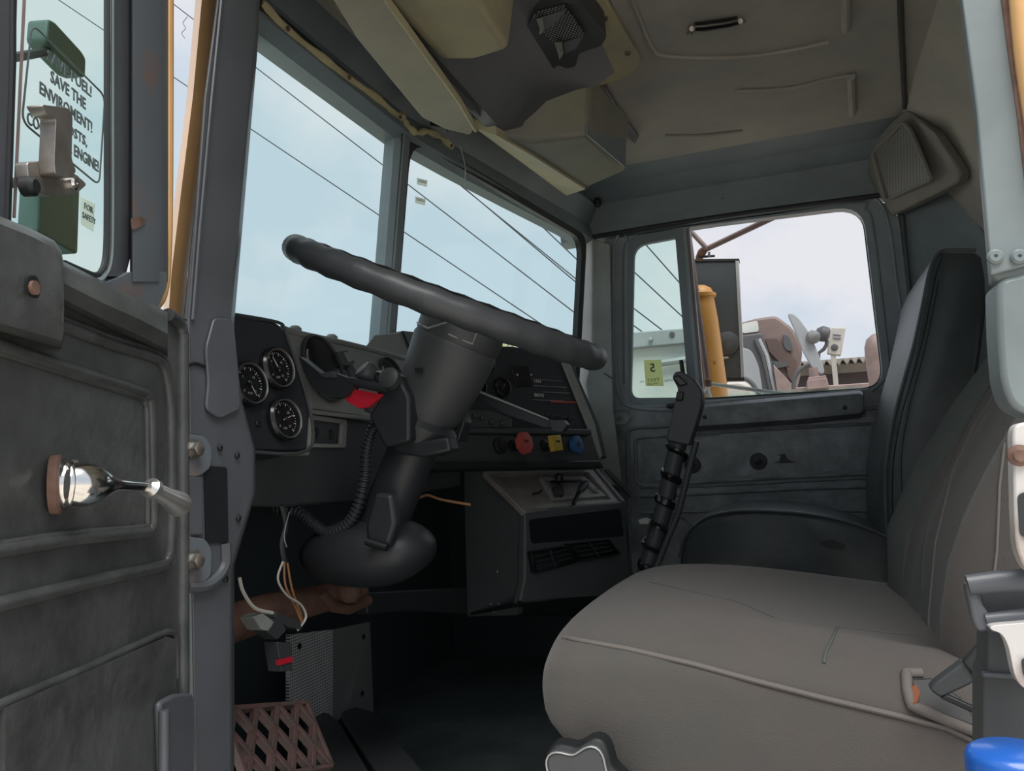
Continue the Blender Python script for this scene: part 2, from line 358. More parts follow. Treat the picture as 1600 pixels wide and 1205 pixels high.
# ---- windscreen
GT, GB = 1.456, 0.965
WS = thing('window_1', 'two pane windscreen with a dark centre post', None, (.92, .72, 1.2), kind='structure')
lp = [V(.40, .708, GT), V(.905, .702, GT), V(.905, .768, GB), V(.40, .773, GB)]
rp = [V(.945, .702, GT-.003), V(1.752, .545, 1.432), V(1.745, .600, GB), V(.945, .766, GB)]
def grow(poly, d):
    c = sum(poly, Vector())/len(poly); return [p+(p-c).normalized()*d for p in poly]
for q, nm in ((lp, 'left'), (rp, 'right')):
    n = (q[1]-q[0]).cross(q[3]-q[0]).normalized()
    prism('glass_pane', [p+n*0 for p in q], n*.004, M['glassws'], WS)
    rad = .05 if nm == 'right' else .02
    ring('rubber_seal', rounded(grow(q, .035), rad), rounded([p for p in q], rad*1.2), n*-.016, M['rubber'], WS)
loft('centre_post', [[V(.92+sx*w, y0+dy, z) for sx, dy in ((-1, .004), (-.6, -.014), (.6, -.014), (1, .004), (.7, .03), (-.7, .03))] for z, y0, w in ((GT+.02, .695, .021), (1.2, .73, .021), (GB-.03, .765, .021))], M['header'], WS, smooth=False)
# header above windscreen
st = [(.40, .712), (.60, .708), (.925, .700), (1.13, .668), (1.4, .618), (1.70, .560), (1.80, .545), (1.87, .53)]
def hdr(x, y): return [V(x, y+.002, 1.44), V(x, y-.022, 1.452), V(x, y-.012, 1.497), V(x, y-.05, 1.545), V(x, y-.02, 1.60), V(x, y+.05, 1.58), V(x, y+.035, 1.44)]
o = loft('wall_front_header', [hdr(x, y) for x, y in st], M['header'], smooth=False); tag(o, 'dark steel header above the windscreen', kind='structure'); o.name = 'trim_4'
HD = o
pth = [(408, 4), (447, 45), (500, 88), (545, 122), (590, 154), (615, 176), (630, 184), (636, 196), (650, 208), (668, 205), (690, 216), (706, 230)]
def hy(x):
    for (x0, y0), (x1, y1) in zip(st, st[1:]):
        if x <= x1: return y0+(y1-y0)*(x-x0)/(x1-x0)
    return st[-1][1]
def onhdr(px, py, d=-.020):
    p = PZ(px, py, 1.49)
    for _ in range(6): p = PY(px, py, hy(p.x)+d)
    return p
edge = smoothpath([onhdr(x, y) for x, y in pth], 4)
o = tube('trim_strip', edge, [.0068+.0028*math.sin(i*1.7)*(1 if i > 24 else .35)+.0012*math.sin(i*.9) for i in range(len(edge))], M['beigebright'], None, 8)
tag(o, 'torn yellow beige lining strip along the top of the windscreen', 'trim')
for x, y in [(449, 45), (545, 121), (625, 183), (705, 228)]: screw(onhdr(x, y, -.030), (0, -1, -.3), .004, M['rust'], o)
tag(tube('loose_thread', smoothpath([PZ(706, 230, 1.49)+V(0, -.02, 0), PZ(714, 262, 1.455)+V(0, -.02, 0), PX(727, 290, 1.13)]), .0012, M['offwhite'], None, 6), 'thin pale thread hanging from the windscreen header', 'thread')
# body sheet under windscreen
o = loft('trim_5', [[V(x, y-.004, GB-.035), V(x, y-.005, GB+.004), V(x, y+.05, GB), V(x, y+.05, GB-.04), V(x, y+.02, GB-.045)] for x, y in ((.36, .78), (.5, .78), (.925, .77), (1.3, .69), (1.75, .605), (1.87, .59))], M['header'], smooth=False)
tag(o, 'painted cowl edge below the windscreen', kind='structure')

# ---- driver side A pillar (jamb face looking back)
YP = .5
pp = [(371, -250), (423, -250), (404, -30), (400, 50), (362, 490), (362, 520), (375, 620), (397, 700), (398, 770), (380, 830), (362, 890), (362, 1230), (302, 1230), (291, 500), (318, 150)]
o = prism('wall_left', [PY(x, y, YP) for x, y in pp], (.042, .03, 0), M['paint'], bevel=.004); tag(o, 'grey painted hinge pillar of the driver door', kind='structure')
AP = o
prism('pillar_return', [PY(x, y, YP+.012) for x, y in [(362, 495), (362, 515), (375, 620), (396, 700), (397, 770), (361, 890), (361, 1230), (350, 1230), (340, 495)]], (.25, .21, 0), M['dashdark'], AP)
prism('pillar_return', [PY(423, -250, YP+.02), PY(404, -30, YP+.02), PY(362, 495, YP+.02), PY(345, 495, YP+.02), PY(385, -30, YP+.02), PY(403, -250, YP+.02)], (.255, .21, 0.0), M['header'], AP)
tube('seam', [PY(x, y, YP-.002) for x, y in [(348, -20), (330, 160), (312, 360), (301, 500)]], .0016, M['paint'], AP, 6)
prism('reinforcing_plate', rounded([PY(x, y, YP-.001) for x, y in [(331, 497), (361, 500), (368, 570), (372, 640), (340, 655), (318, 640), (322, 600), (318, 545)]], .006), (0, -.003, 0), M['paint'], AP, bevel=.001)
tube('weld_seam', smoothpath([PY(x, y, YP-.001) for x, y in [(292, 572), (305, 568), (320, 573)]]), .0015, M['black'], AP, 6)
prism('check_strap_opening', rounded([PY(x, y, YP-.0015) for x, y in [(319, 728), (355, 730), (357, 848), (322, 850)]], .004), (0, .001, 0), M['black'], AP)
prism('check_strap', [PY(x, y, YP-.004) for x, y in [(289, 745), (317, 745), (317, 836), (289, 836)]], (0, .003, 0), M['paint'], AP, bevel=.001)
for cy, y0, y1 in ((702, 678, 745), (876, 838, 916)):
    h = prism('hinge_plate', rounded([PY(x, y, YP-.004) for x, y in [(289, y0), (322, y0+4), (332, y0+22), (330, y1-14), (312, y1), (289, y1)]], .006), (0, .004, 0), M['paintrust'], AP, bevel=.001)
    lathe('hinge_bolt', [(.010, 0), (.010, .002), (.0065, .002), (.0065, .008), (.005, .009)], PY(301, cy, YP-.004), (0, -1, 0), M['steel'], h, 6)
tube('rolled_flange', smoothpath([PY(x, y, YP-.003) for x, y in [(352, 850), (352, 880), (342, 900), (322, 915), (292, 918)]]), .005, M['paint'], AP, 8)
for x, y in [(343, 700), (370, 712), (352, 905), (372, 810), (345, 532)]: screw(PY(x, y, YP-.001), (0, -1, 0), .003, M['black'], AP)
# orange outer skin of the pillar
o = loft('trim_6', [[PY(x-w, y, .57), PY(x-w*.5, y, .545), PY(x+w*.5, y, .55), PY(x+w, y, .56), PY(x+w, y, .60), PY(x-w, y, .60)] for x, y, w in ((356, -250, 20), (328, -30, 20), (311, 150, 19), (292, 300, 18), (276, 430, 17), (270, 520, 17))], M['orange'], smooth=True); tag(o, 'orange outer skin of the windscreen pillar', kind='structure')
tube('rust_edge', [PY(x, y, .548) for x, y in [(345, -30), (330, 150), (308, 330), (291, 500)]], .0028, M['paintrust'], o, 6)

# ---- driver side B pillar at the right of the frame
def B(px, py, dx=0): return PX(px, py, -.02+dx)
def up(p, q, z): return p+(p-q)*((z-p.z)/(p.z-q.z))
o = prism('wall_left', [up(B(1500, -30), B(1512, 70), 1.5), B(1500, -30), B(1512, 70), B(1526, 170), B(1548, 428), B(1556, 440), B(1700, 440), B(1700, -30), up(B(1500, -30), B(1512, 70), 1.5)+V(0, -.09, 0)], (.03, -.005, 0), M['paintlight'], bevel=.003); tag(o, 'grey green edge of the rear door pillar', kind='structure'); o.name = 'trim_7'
prism('pillar_lap_plate', [B(1500, -30, -.004), B(1526, 170, -.004), B(1548, 430, -.004), B(1640, 405, -.004), B(1610, -30, -.004)], (.003, 0, 0), M['paintlight'], o, bevel=.001)
for x, y in [(1554, 402), (1591, 402)]: screw(B(x, y, -.004), (-1, 0, 0), .004, M['paintlight'], o, 'rivet')
prism('rust_strip', [B(1562, -30, -.006), B(1573, 60, -.006), B(1590, 180, -.006), B(1604, 300, -.006), B(1622, 300, -.006), B(1600, 160, -.006), B(1580, -30, -.006)], (.003, 0, 0), M['rust'], o, bevel=.001)
tube('orange_lip', smoothpath([B(x, y, -.010) for x, y in [(1596, -30), (1606, 80), (1621, 180), (1640, 300)]]), .0065, M['orange'], o)
prism('lower_pillar_cover', rounded([B(1557, 437, -.002), B(1700, 400, -.002), B(1700, 668, -.002), B(1610, 650, -.002), B(1580, 636, -.002), B(1566, 600, -.002), B(1560, 530, -.002)], .006), (.03, 0, 0), M['paintlight'], o, bevel=.006)
# sill and roof rail of the driver opening (outside the frame)
o = box('trim_8', (.02, .2, 1.55), (.06, 1.1, .16), M['header']); tag(o, 'roof rail above the driver door opening', kind='structure')

# ================================================================== PASSENGER DOOR
D1 = thing('door_1', 'passenger door with black moulded vinyl panel and vent window', None, (XR, .1, .2), kind='structure')
owin = rounded([Rp(980, 367), Rp(1348, 321), Rp(1382, 607), Rp(982, 632)], [.05, .07, .06, .04], 6)
ofr = rounded([V(XR, .528, 1.448), V(XR, -.328, 1.448), V(XR, -.328, .925), V(XR, .528, .925)], [.07, .09, .01, .01], 6)
ring('window_frame', ofr, owin, (.035, 0, 0), M['paintfarlit'], D1, bevel=.006)
tube('frame_bead', smoothpath([Rp(x, y, -.002) for x, y in [(959, 600), (958, 410), (964, 372), (990, 347), (1100, 333), (1330, 304), (1368, 310), (1388, 350), (1402, 450), (1420, 566), (1412, 600), (1385, 618)]], 4), .005, M['paintfarlit'], D1, 8)
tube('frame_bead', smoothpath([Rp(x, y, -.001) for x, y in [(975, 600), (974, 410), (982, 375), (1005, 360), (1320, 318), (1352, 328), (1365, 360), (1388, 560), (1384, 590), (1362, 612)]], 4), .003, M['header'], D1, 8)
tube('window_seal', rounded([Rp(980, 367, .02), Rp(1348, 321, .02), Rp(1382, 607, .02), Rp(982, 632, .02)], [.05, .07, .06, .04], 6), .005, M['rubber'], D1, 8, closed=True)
tube('frame_bead', smoothpath([Rp(x, y, -.002) for x, y in [(962, 560), (966, 615), (985, 636), (1050, 641)]], 4), .005, M['paintfarlit'], D1, 8)
# vent window
vf = rounded([Rp(979, 366), Rp(1070, 354), Rp(1094, 634), Rp(981, 634)], [.04, .004, .004, .03], 6)
vi = rounded([Rp(991, 384), Rp(1055, 372), Rp(1076, 621), Rp(986, 622)], [.04, .006, .006, .028], 6)
ring('vent_frame', vf, vi, (.02, 0, 0), M['header'], D1, bevel=.002)
vg = prism('vent_glass', [p+V(.01, 0, 0) for p in vi], (.004, 0, 0), M['glassvent'], D1)
prism('division_bar', [Rp(1066, 355, -.004), Rp(1077, 354, -.004), Rp(1101, 633, -.004), Rp(1090, 634, -.004)], (.022, 0, 0), M['paintfarlit'], D1, bevel=.002)
tube('division_bar_edge', [Rp(1073, 358, -.006), Rp(1097, 630, -.006)], .0025, M['pinkpipe'], D1, 6)
box('vent_latch', Rp(1050, 634, -.015), (.02, .03, .012), M['black'], D1, bevel=.003)
tube('vent_handle', [Rp(1064, 563, -.012), Rp(1068, 590, -.014), Rp(1072, 612, -.014)], [.006, .007, .008], M['black'], D1)
prism('lowered_glass', [Rp(1097, 622, .02), Rp(1170, 613, .02), Rp(1350, 603, .02), Rp(1350, 625, .02), Rp(1097, 640, .02)], (.004, 0, 0), M['glassvent'], D1)
# lower panel and its mouldings
prism('door_panel', [V(XR, .528, .93), V(XR, -.328, .93), V(XR, -.328, .21), V(XR, .528, .21)], (.035, 0, 0), M['vinylfarlit'], D1, bevel=.004)
def bd(ps, r=.005, nm='panel_bead', m='vinylfarlit', k=4, closed=False, dx=-.001): return tube(nm, smoothpath([Rp(x, y, dx) for x, y in ps], k, closed), r, M[m], D1, 8, closed)
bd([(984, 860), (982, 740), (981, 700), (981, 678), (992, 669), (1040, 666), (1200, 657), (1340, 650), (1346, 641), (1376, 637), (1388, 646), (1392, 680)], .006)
bd([(1392, 680), (1400, 800), (1405, 860)], .006)
bd([(998, 757), (994, 715), (993, 693), (1002, 684), (1060, 680), (1200, 671), (1350, 663), (1362, 668), (1370, 710), (1374, 736), (1366, 740), (1200, 748), (1060, 756)], .005, closed=True)
bd([(1000, 776), (1115, 771), (1250, 764), (1380, 760)], .005)
bd([(1000, 762), (1115, 759), (1250, 752), (1380, 746)], .0035)
bd([(1000, 802), (1160, 798), (1309, 799), (1400, 798)], .004)
bd([(1030, 860), (1028, 822), (1036, 808), (1062, 808), (1076, 818), (1090, 860)], .004)
prism('inset_pad', rounded([Rp(x, y, -.002) for x, y in [(1000, 690), (1357, 669), (1366, 733), (1005, 752)]], .01), (.003, 0, 0), M['vinylfarlit'], D1)
sc = loft('sill_cap', [[Rp(x, y0, 0), Rp(x, y0-3, -.02), Rp(x, y0+2, -.04), Rp(x, y0+18, -.048), Rp(x, y1-6, -.044), Rp(x, y1, -.02), Rp(x, y1+2, 0)] for x, y0, y1 in ((1085, 636, 672), (1150, 630, 668), (1250, 621, 661), (1343, 613, 652), (1348, 616, 648))], M['vinylfarlit'], D1, smooth=True)
for x, y in [(1101, 652), (1320, 637)]: screw(Rp(x, y, -.048), (-1, 0, 0), .006, M['black'], sc)
for x, y in [(1082, 727), (1185, 721)]:
    s = lathe('crank_stub', [(.024, 0), (.022, .003), (.012, .003), (.008, .004), (.008, .020), (.004, .022)], Rp(x, y, -.002), (-1, 0, 0), M['black'], D1, 20)
    tag(s, 'bare window crank spindle' if x < 1100 else 'bare door handle spindle')
prism('torn_opening', [Rp(x, y, -.003) for x, y in [(1209, 722), (1211, 712), (1226, 709), (1232, 718), (1243, 723), (1225, 724)]], (.002, 0, 0), M['black'], D1)
prism('torn_flap', [Rp(x, y, -.004) for x, y in [(1208, 722), (1210, 711), (1220, 712), (1217, 721)]], (-.006, 0, 0), M['header'], D1)
prism('corner_tab', rounded([Rp(x, y, -.006) for x, y in [(958, 645), (978, 643), (986, 652), (978, 664), (960, 664)]], .006), (.006, 0, 0), M['paintfarlit'], D1, bevel=.002)
screw(Rp(968, 653, -.006), (-1, 0, 0), .006, M['steel'], D1)
screw(Rp(1396, 624, -.002), (-1, 0, 0), .007, M['steel'], D1)
# sticker on the vent glass, read from outside (mirrored here)
rt = V(0, -1, 0)
st5 = thing('roadworthiness_sticker', 'lime square sticker with a mirrored 5 on the vent glass', 'sticker', Rp(1022, 590, -.0))
prism('sticker_face', [Rp(1006, 563, .008), Rp(1033, 562, .008), Rp(1037, 603, .008), Rp(1009, 603, .008)], (.0008, 0, 0), M['sticker'], st5)
text('5', 'numeral', Rp(1016, 582, .006), rt, V(0, 0, 1), .026, M['ink'], st5, mirror=True, bold=.02, width=.015)
text('TEST', 'small_print', Rp(1011, 597, .006), rt, V(0, 0, 1), .009, M['ink'], st5, mirror=True, width=.038)
text('VALID', 'small_print', Rp(1012, 602, .006), rt, V(0, 0, 1), .006, M['ink'], st5, mirror=True, width=.032)
t = text('NO', 'glass_marking', Rp(1000, 598, .006), rt, V(0, 0, 1), .005, M['ink'], mirror=True, width=.011); tag(t, 'tiny mirrored print left of the lime sticker', 'print')
t = text('CERTIFIED', 'glass_marking', Rp(1038, 597, .006), rt, V(0, 0, 1), .006, M['ink'], mirror=True, width=.028); tag(t, 'tiny mirrored print right of the lime sticker', 'print')
for (x, y), lab in (((660, 285), 'upper of two small barcode labels on the windscreen'), ((657, 314), 'lower of two small barcode labels on the windscreen')):
    n = (rp[1]-rp[0]).cross(rp[3]-rp[0]).normalized()
    q = [PL(x+a, y+b, rp[0]-n*.003, n) for a, b in ((-8, -7), (8, -3), (7, 7), (-8, 3))]
    s = prism('barcode_label', q, n*.0008, M['paper']); tag(s, lab, 'sticker', 'barcode labels on the windscreen')
    for k in range(6):
        a = q[0].lerp(q[1], .12+.14*k); b = q[3].lerp(q[2], .12+.14*k)
        w = (q[1]-q[0])*.05
        prism('bar', [a.lerp(b, .15)-n*.0006, a.lerp(b, .15)+w-n*.0006, a.lerp(b, .6)+w-n*.0006, a.lerp(b, .6)-n*.0006], n*.0004, M['ink'], s)

# speaker pod in the rear corner
sp = thing('speaker_pod', 'grey moulded corner speaker housing above the passenger seat', 'speaker', (1.75, -.4, 1.45))
fp = [V(1.60, -.325, 1.597), V(1.80, -.235, 1.597), V(1.842, -.245, 1.53), V(1.842, -.315, 1.385), V(1.70, -.468, 1.36), V(1.63, -.44, 1.47)]
fp = [PL(*q) if isinstance(q, tuple) else q for q in fp]
fp = [PZ(1417, 170, 1.595), PX(1353, 225, 1.83), PX(1352, 269, 1.835), PX(1393, 337, 1.835), PY(1497, 285, -.425), PY(1502, 268, -.428), PY(1459, 207, -.37)]
nf = V(.6, -.55, .1)
prism('pod_body', rounded(fp, .008, 3), nf*.05, M['podgrey'], sp, bevel=.004)
c0 = sum(fp, Vector())/len(fp)
gp = [fp[i] for i in range(7)]
npl = (fp[3]-fp[0]).cross(fp[4]-fp[1]).normalized()
if npl.x > 0: npl = -npl
inset = [PL(x, y, c0+npl*.012, npl) for x, y in [(1414, 193), (1368, 238), (1378, 275), (1388, 310), (1457, 279), (1440, 240), (1424, 203)]]
ring('grille_rim', rounded(grow(inset, .008), .01), rounded(inset, .008), npl*.010, M['podgrey'], sp, bevel=.002)
prism('grille_cloth', rounded([p+npl*.001 for p in inset], .008), npl*.001, M['grille'], sp)

# ================================================================== DRIVER DOOR (swung open, left of the frame)
A17 = math.radians(17.5); HY = .48
DN = V(math.sin(A17), -math.cos(A17), 0)         # inner face normal, towards the camera
DR = V(math.cos(A17), math.sin(A17), 0)          # along the door towards its hinges
DP0 = V(0, HY, 0)
def D(px, py, d=0.0): return PL(px, py, DP0+DN*d, DN)
D2 = thing('door_2', 'open driver door with black moulded panel and chrome crank', None, D(200, 900), kind='structure')
dl = D(0, 900); far = dl-DR*.35        # the door goes on out of the frame
def left(p, w): return Vector(p)-DR*w
zt = 1.42
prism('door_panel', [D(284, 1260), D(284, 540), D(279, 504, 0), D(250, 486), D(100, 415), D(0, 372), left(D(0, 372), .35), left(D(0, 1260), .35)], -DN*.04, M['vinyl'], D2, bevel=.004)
rl = loft('top_roll', [[D(x, y+2, 0), D(x, y-4, .006), D(x, y+6, .018), D(x, y+30, .022), D(x, y+55, .014), D(x, y+66, 0)] for x, y in ((-60, 346), (0, 372), (60, 396), (100, 413), (160, 443), (220, 470), (262, 492))], M['vinyl'], D2)
def db(ps, r=.004, nm='panel_bead', m='vinyl', closed=False, d=.001): return tube(nm, smoothpath([D(x, y, d) for x, y in ps], 5, closed), r, M[m], D2, 10, closed)
db([(262, 492), (277, 503), (283, 520), (284, 560), (284, 900), (285, 1230)], .006)
db([(-40, 452), (100, 510), (180, 540), (232, 556), (250, 566), (259, 590), (265, 640), (267, 745), (266, 850), (262, 874), (250, 885), (160, 905), (0, 944), (-60, 958)], .0045)
db([(-40, 525), (0, 541), (110, 577), (215, 610), (228, 618), (234, 640), (237, 760), (238, 815), (234, 827), (225, 832), (110, 843), (0, 860), (-60, 868)], .0045)
db([(-60, 443), (100, 500), (180, 530), (236, 547), (256, 560), (266, 590)], .003)
db([(-40, 534), (0, 550), (110, 586), (212, 619), (226, 630), (229, 660), (230, 810), (222, 824), (110, 834), (0, 851)], .0025)
db([(-60, 1134), (0, 1101), (130, 1046), (240, 996), (262, 988), (272, 994), (274, 1020), (274, 1060)], .003)
prism('lower_pocket_panel', [D(0, 1106, .001), D(255, 995, .001), D(270, 1000, .001), D(272, 1240, .001), D(0, 1240, .001)], DN*.003, M['vinyl'], D2)
prism('pocket_clip', rounded([D(238, 1098, .004), D(262, 1085, .004), D(292, 1083, .004), D(294, 1240, .004), D(243, 1240, .004)], .006), DN*.006, M['paint'], D2, bevel=.003)
tube('pocket_clip_bead', [D(256, 1110, .012), D(256, 1230, .012)], .004, M['paint'], D2)
cap = loft('sill_cap', [[D(x, y0, 0), D(x, y0-4, .02), D(x, y0+8, .035), D(x, y0+60, .038), D(x, y1-12, .032), D(x, y1, .012), D(x, y1+1, 0)] for x, y0, y1 in ((-120, 300, 500), (-40, 325, 510), (0, 342, 517), (50, 362, 531), (85, 380, 541), (96, 396, 544), (100, 420, 530))], M['vinyl'], D2)
prism('cap_recess', rounded([D(40, 432, .0385), D(56, 430, .0385), D(64, 452, .0385), D(58, 468, .0385), D(42, 462, .0385)], .003), DN*.0006, M['black'], cap)
lathe('cap_screw', [(.004, 0), (.004, .002), (.001, .002)], D(51, 450, .039), DN, M['rust'], cap, 12)
# window frame of the driver door
def DF(pts, d=0): return [D(x, y, d) for x, y in pts]
gl_o = DF([(38, -120), (166, -120), (166, 395), (150, 427), (100, 410), (20, 372), (20, 340)])
prism('vent_glass', DF([(36, -420), (172, -420), (172, 400), (158, 432), (100, 412), (10, 372)], -.012), DN*.003, M['glassvent'], D2)
prism('division_bar', DF([(-30, -420), (42, -420), (20, 380), (-30, 365)], .0), -DN*.025, M['paint'], D2, bevel=.003)
tube('division_bar_edge', DF([(44, -420), (38, 0), (22, 340)], .001), .001, M['pinkpipe'], D2, 6)
tube('division_bar_bead', DF([(22, -420), (20, 100), (12, 345)], .001), .002, M['black'], D2, 6)
ro = rounded(DF([(-40, -400), (262, -400), (262, 520), (-40, 380)]), [.02, .02, .05, .02], 6)
ri = rounded(DF([(-30, -380), (203, -380), (200, 470), (-30, 366)]), [.02, .02, .035, .02], 6)
loft('window_frame', [DF([(206, y), (212, y), (250, y), (262, y), (262, y), (206, y)], 0)[:0] or [D(203, y, -.004), D(207, y, .004), D(248, y, .004), D(260, y, -.004), D(263, y, -.02), D(203, y, -.03)] for y in (-420, 100, 330, 440)], M['paintrust'], D2, smooth=True)
prism('frame_corner', rounded(DF([(203, 425), (262, 425), (260, 450), (250, 475), (240, 490), (205, 480), (150, 455), (168, 440), (190, 432)], .003), .004), -DN*.03, M['paintrust'], D2, bevel=.003)
loft('glass_channel', [[D(x0, y, -.004), D(x0+3, y, .002), D(x0+18, y, .002), D(x0+36, y, -.002), D(x0+36, y, -.02), D(x0, y, -.02)] for x0, y in ((170, -420), (170, 100), (169, 330), (167, 405), (160, 432))], M['paint'], D2)
tube('glass_seal', smoothpath(DF([(167, -420), (167, 150), (167, 330), (165, 400), (158, 424), (148, 430), (130, 424), (100, 411)], 0), 5), .0022, M['rubber'], D2, 8)
tube('glass_seal_edge', smoothpath(DF([(176, -420), (176, 150), (176, 330), (174, 405), (164, 432), (150, 440), (128, 432)], .002), 5), .0012, M['paintlight'], D2, 8)
tube('outer_skin_edge', smoothpath(DF([(266, -420), (265, 200), (262, 400), (255, 462), (240, 488), (262, 496)], -.022), 5), .0035, M['orange'], D2, 8)
prism('rust_patch', rounded(DF([(204, 342), (218, 338), (228, 344), (224, 352), (206, 360)], .0045), .002), DN*.0005, M['rust'], D2)
prism('frame_top_rail', DF([(-30, -400), (262, -400), (262, -440), (-30, -440)], .004), -DN*.03, M['paint'], D2, bevel=.003)
# vent catch
ct = thing('vent_catch', 'grey bent metal window catch in front of the sign', 'latch', D(70, 260, .01))
prism('catch_arm', rounded(DF([(39, 165), (82, 170), (90, 182), (88, 250), (96, 270), (84, 280), (62, 276), (60, 255), (63, 186), (50, 182)], .012), .003), DN*.010, M['steel'], ct, bevel=.0015)
prism('catch_base', rounded(DF([(22, 254), (62, 252), (84, 262), (112, 283), (118, 290), (104, 302), (90, 306), (60, 308), (40, 300), (24, 280)], .004), .003), DN*.008, M['steel'], ct, bevel=.0015)
lathe('catch_pivot', [(.006, 0), (.006, .006), (.004, .008)], D(37, 292, .010), DN, M['black'], ct, 16)
screw(D(112, 287, .012), DN, .0045, M['chrome'], ct)
# sign on the vent glass
sg = thing('window_sign', 'rectangular fuel saving notice printed on the driver vent glass', 'sign', D(100, 170, -.008))
gd = -.0085
def bar2(a, b, w=.0009): return tube('sign_border', smoothpath([D(*a, gd), D(*b, gd)], 2), w, M['ink'], sg, 6)
q = rounded(DF([(50, 37), (164, 150), (155, 290), (34, 190)], gd), .008, 5)
tube('sign_border', q, .0007, M['ink'], sg, 6, closed=True)
prism('sign_ground', [p-DN*.001 for p in q], -DN*.0004, M['offwhite'], sg) if False else None
def line(s, x0, y0, h, x1):
    p0 = D(x0, y0, gd); w = ((D(x1, y0, gd)-p0).dot(DR))
    text(s, 'sign_lettering', p0, DR, (0, 0, 1), h, M['ink'], sg, width=w, bold=.015)
line('SAVE FUEL!', 74, 95, .0088, 143)
line('SAVE THE', 79, 128, .0088, 134)
line('ENVIROMENT!', 62, 146, .0088, 144)
line('CUT COSTS,', 66, 182, .0088, 136)
line('COOL YOUR ENGINE!', 42, 193, .0088, 154)
s2 = thing('safety_label', 'small white rectangular label low on the driver vent glass', 'sticker', D(137, 335, gd))
prism('label_face', DF([(127, 307), (148, 318), (146, 362), (127, 350)], gd-.0005), -DN*.0004, M['paper'], s2)
text('FOR', 'label_lettering', D(132, 326, gd), DR, (0, 0, 1), .0045, M['ink'], s2, width=.011)
text('SAFETY', 'label_lettering', D(129, 340, gd), DR, (0, 0, 1), .0045, M['ink'], s2, width=.017)
# chrome window crank
ck = thing('window_crank', 'chrome window crank on the open driver door', 'handle', D(105, 757))
c0 = D(91, 757, .001)
ax = (DN+DR*.45).normalized()
lathe('escutcheon', [(.0190, -.004), (.0190, .001), (.0165, .002), (.0160, .004)], c0, ax, M['rust'], ck, 32)
lathe('escutcheon_ring', [(.0165, .002), (.0170, .004), (.0165, .006), (.0140, .007)], c0, ax, M['chrome'], ck, 32)
lathe('escutcheon_collar', [(.0150, .006), (.0155, .009), (.0150, .011), (.0130, .012)], c0, ax, M['steel'], ck, 32)
bp0 = [D(104, 757, .010), D(110, 757, .012), D(118, 757, .014), D(130, 757, .017), D(142, 757, .019), D(154, 757, .021), D(164, 758, .022), D(174, 758, .023), D(184, 758, .023), D(200, 759, .023), D(218, 760, .023), D(234, 762, .023)]
tube('crank_arm', bp0, [.010, .0132, .0140, .0142, .0134, .0112, .0085, .0062, .0050, .0042, .0039, .0040], M['chrome'], ck, 28)
lathe('boss_ring', [(.0150, 0), (.0155, .0015), (.0150, .003), (.012, .0035)], D(101, 757, .009), (bp0[3]-bp0[0]), M['chrome'], ck, 32)
tube('crank_knob', [D(232, 760, .023), D(235, 762, .024), D(240, 765, .024), D(242, 766, .024), D(262, 777, .025), D(278, 787, .025), D(282, 790, .025)], [.0045, .0075, .0075, .0058, .0070, .0098, .0092], M['knobmetal'], ck, 20)

# ================================================================== OVERHEAD
oc = thing('overhead_console', 'yellowish beige moulded console above the windscreen', 'console', (.9, .45, 1.5))
zb = 1.44
rb = [PZ(x, y, zb) for x, y in [(770, 212), (833, 244), (914, 295), (978, 268), (919, 211), (835, 222)]]
def taper(name, base, top, m, bevel=.012):
    n = len(base); vs = list(base)+list(top)
    fs = [list(range(n)), list(range(2*n-1, n-1, -1))]+[[i, (i+1) % n, n+(i+1) % n, n+i] for i in range(n)]
    return obj(name, vs, fs, m, oc, bevel=bevel, bseg=4)
taper('storage_bin', rb, [V(1.02, .57, 1.585), V(1.25, .54, 1.59), V(1.50, .47, 1.597), V(1.36, .30, 1.60), V(1.10, .33, 1.60), V(.95, .5, 1.60)], M['greyshelf2'])
fa = [PZ(740, 199, 1.475), PZ(885, 306, 1.475), PZ(915, 296, 1.434), PZ(833, 244, 1.434), PZ(776, 212, 1.434)]
prism('bin_front_face', fa, (.0, .0, .02), M['beige'], oc, bevel=.001)
prism('bin_back_face', [PZ(x, y, z) for x, y, z in [(915, 131, 1.575), (919, 212, 1.437), (978, 262, 1.437), (977, 218, 1.52), (926, 138, 1.575)]], (0, .006, .004), M['header'], oc)  # dark sheet standing in for shade on the bin's rear face
lb = [V(.16, .50, zb), PZ(712, 92, zb)+V(0, .02, 0), PZ(742, 95, zb), PZ(796, 78, zb), PZ(744, 0, zb), V(.16, .376, zb)]
taper('storage_bin', lb, [V(.16, .60, 1.585), V(.66, .60, 1.585), V(.74, .50, 1.60), V(.73, .37, 1.60), V(.53, .35, 1.60), V(.16, .35, 1.60)], M['beige'])
# front slope joining the two bins, and the hollow centre bay, their shade put into the grey
def sl(x, k): return [V(x, .60, 1.575), V(x, .545-k*.02, 1.462), V(x, .505, 1.455), V(x, .44, 1.492), V(x, .36, 1.545), V(x, .27, 1.588), V(x, .24, 1.60), V(x, .60, 1.61)]
loft('centre_bay', [sl(x, k) for x, k in ((.60, 0), (.70, 0), (.85, .3), (1.0, .6), (1.10, 1))], M['greyshelf'], oc)
loft('front_fascia', [[V(x, y+.05, 1.577), V(x, y+.006, 1.50), V(x, y-.012, 1.448), V(x, y-.02, 1.447), V(x, y-.02, 1.59), V(x, y+.05, 1.59)] for x, y in ((.16, .55), (.6, .545), (.90, .535))], M['greyshelf'], oc)
fl = [PZ(x, y, 1.582) for x, y in [(905, -30), (942, -8), (962, 28), (1001, 92), (996, 107), (975, 122), (940, 134), (900, 132), (850, 110)]]
plate = prism('mounting_flange', rounded(fl, .012), (0, 0, .012), M['beige'], oc, bevel=.003)
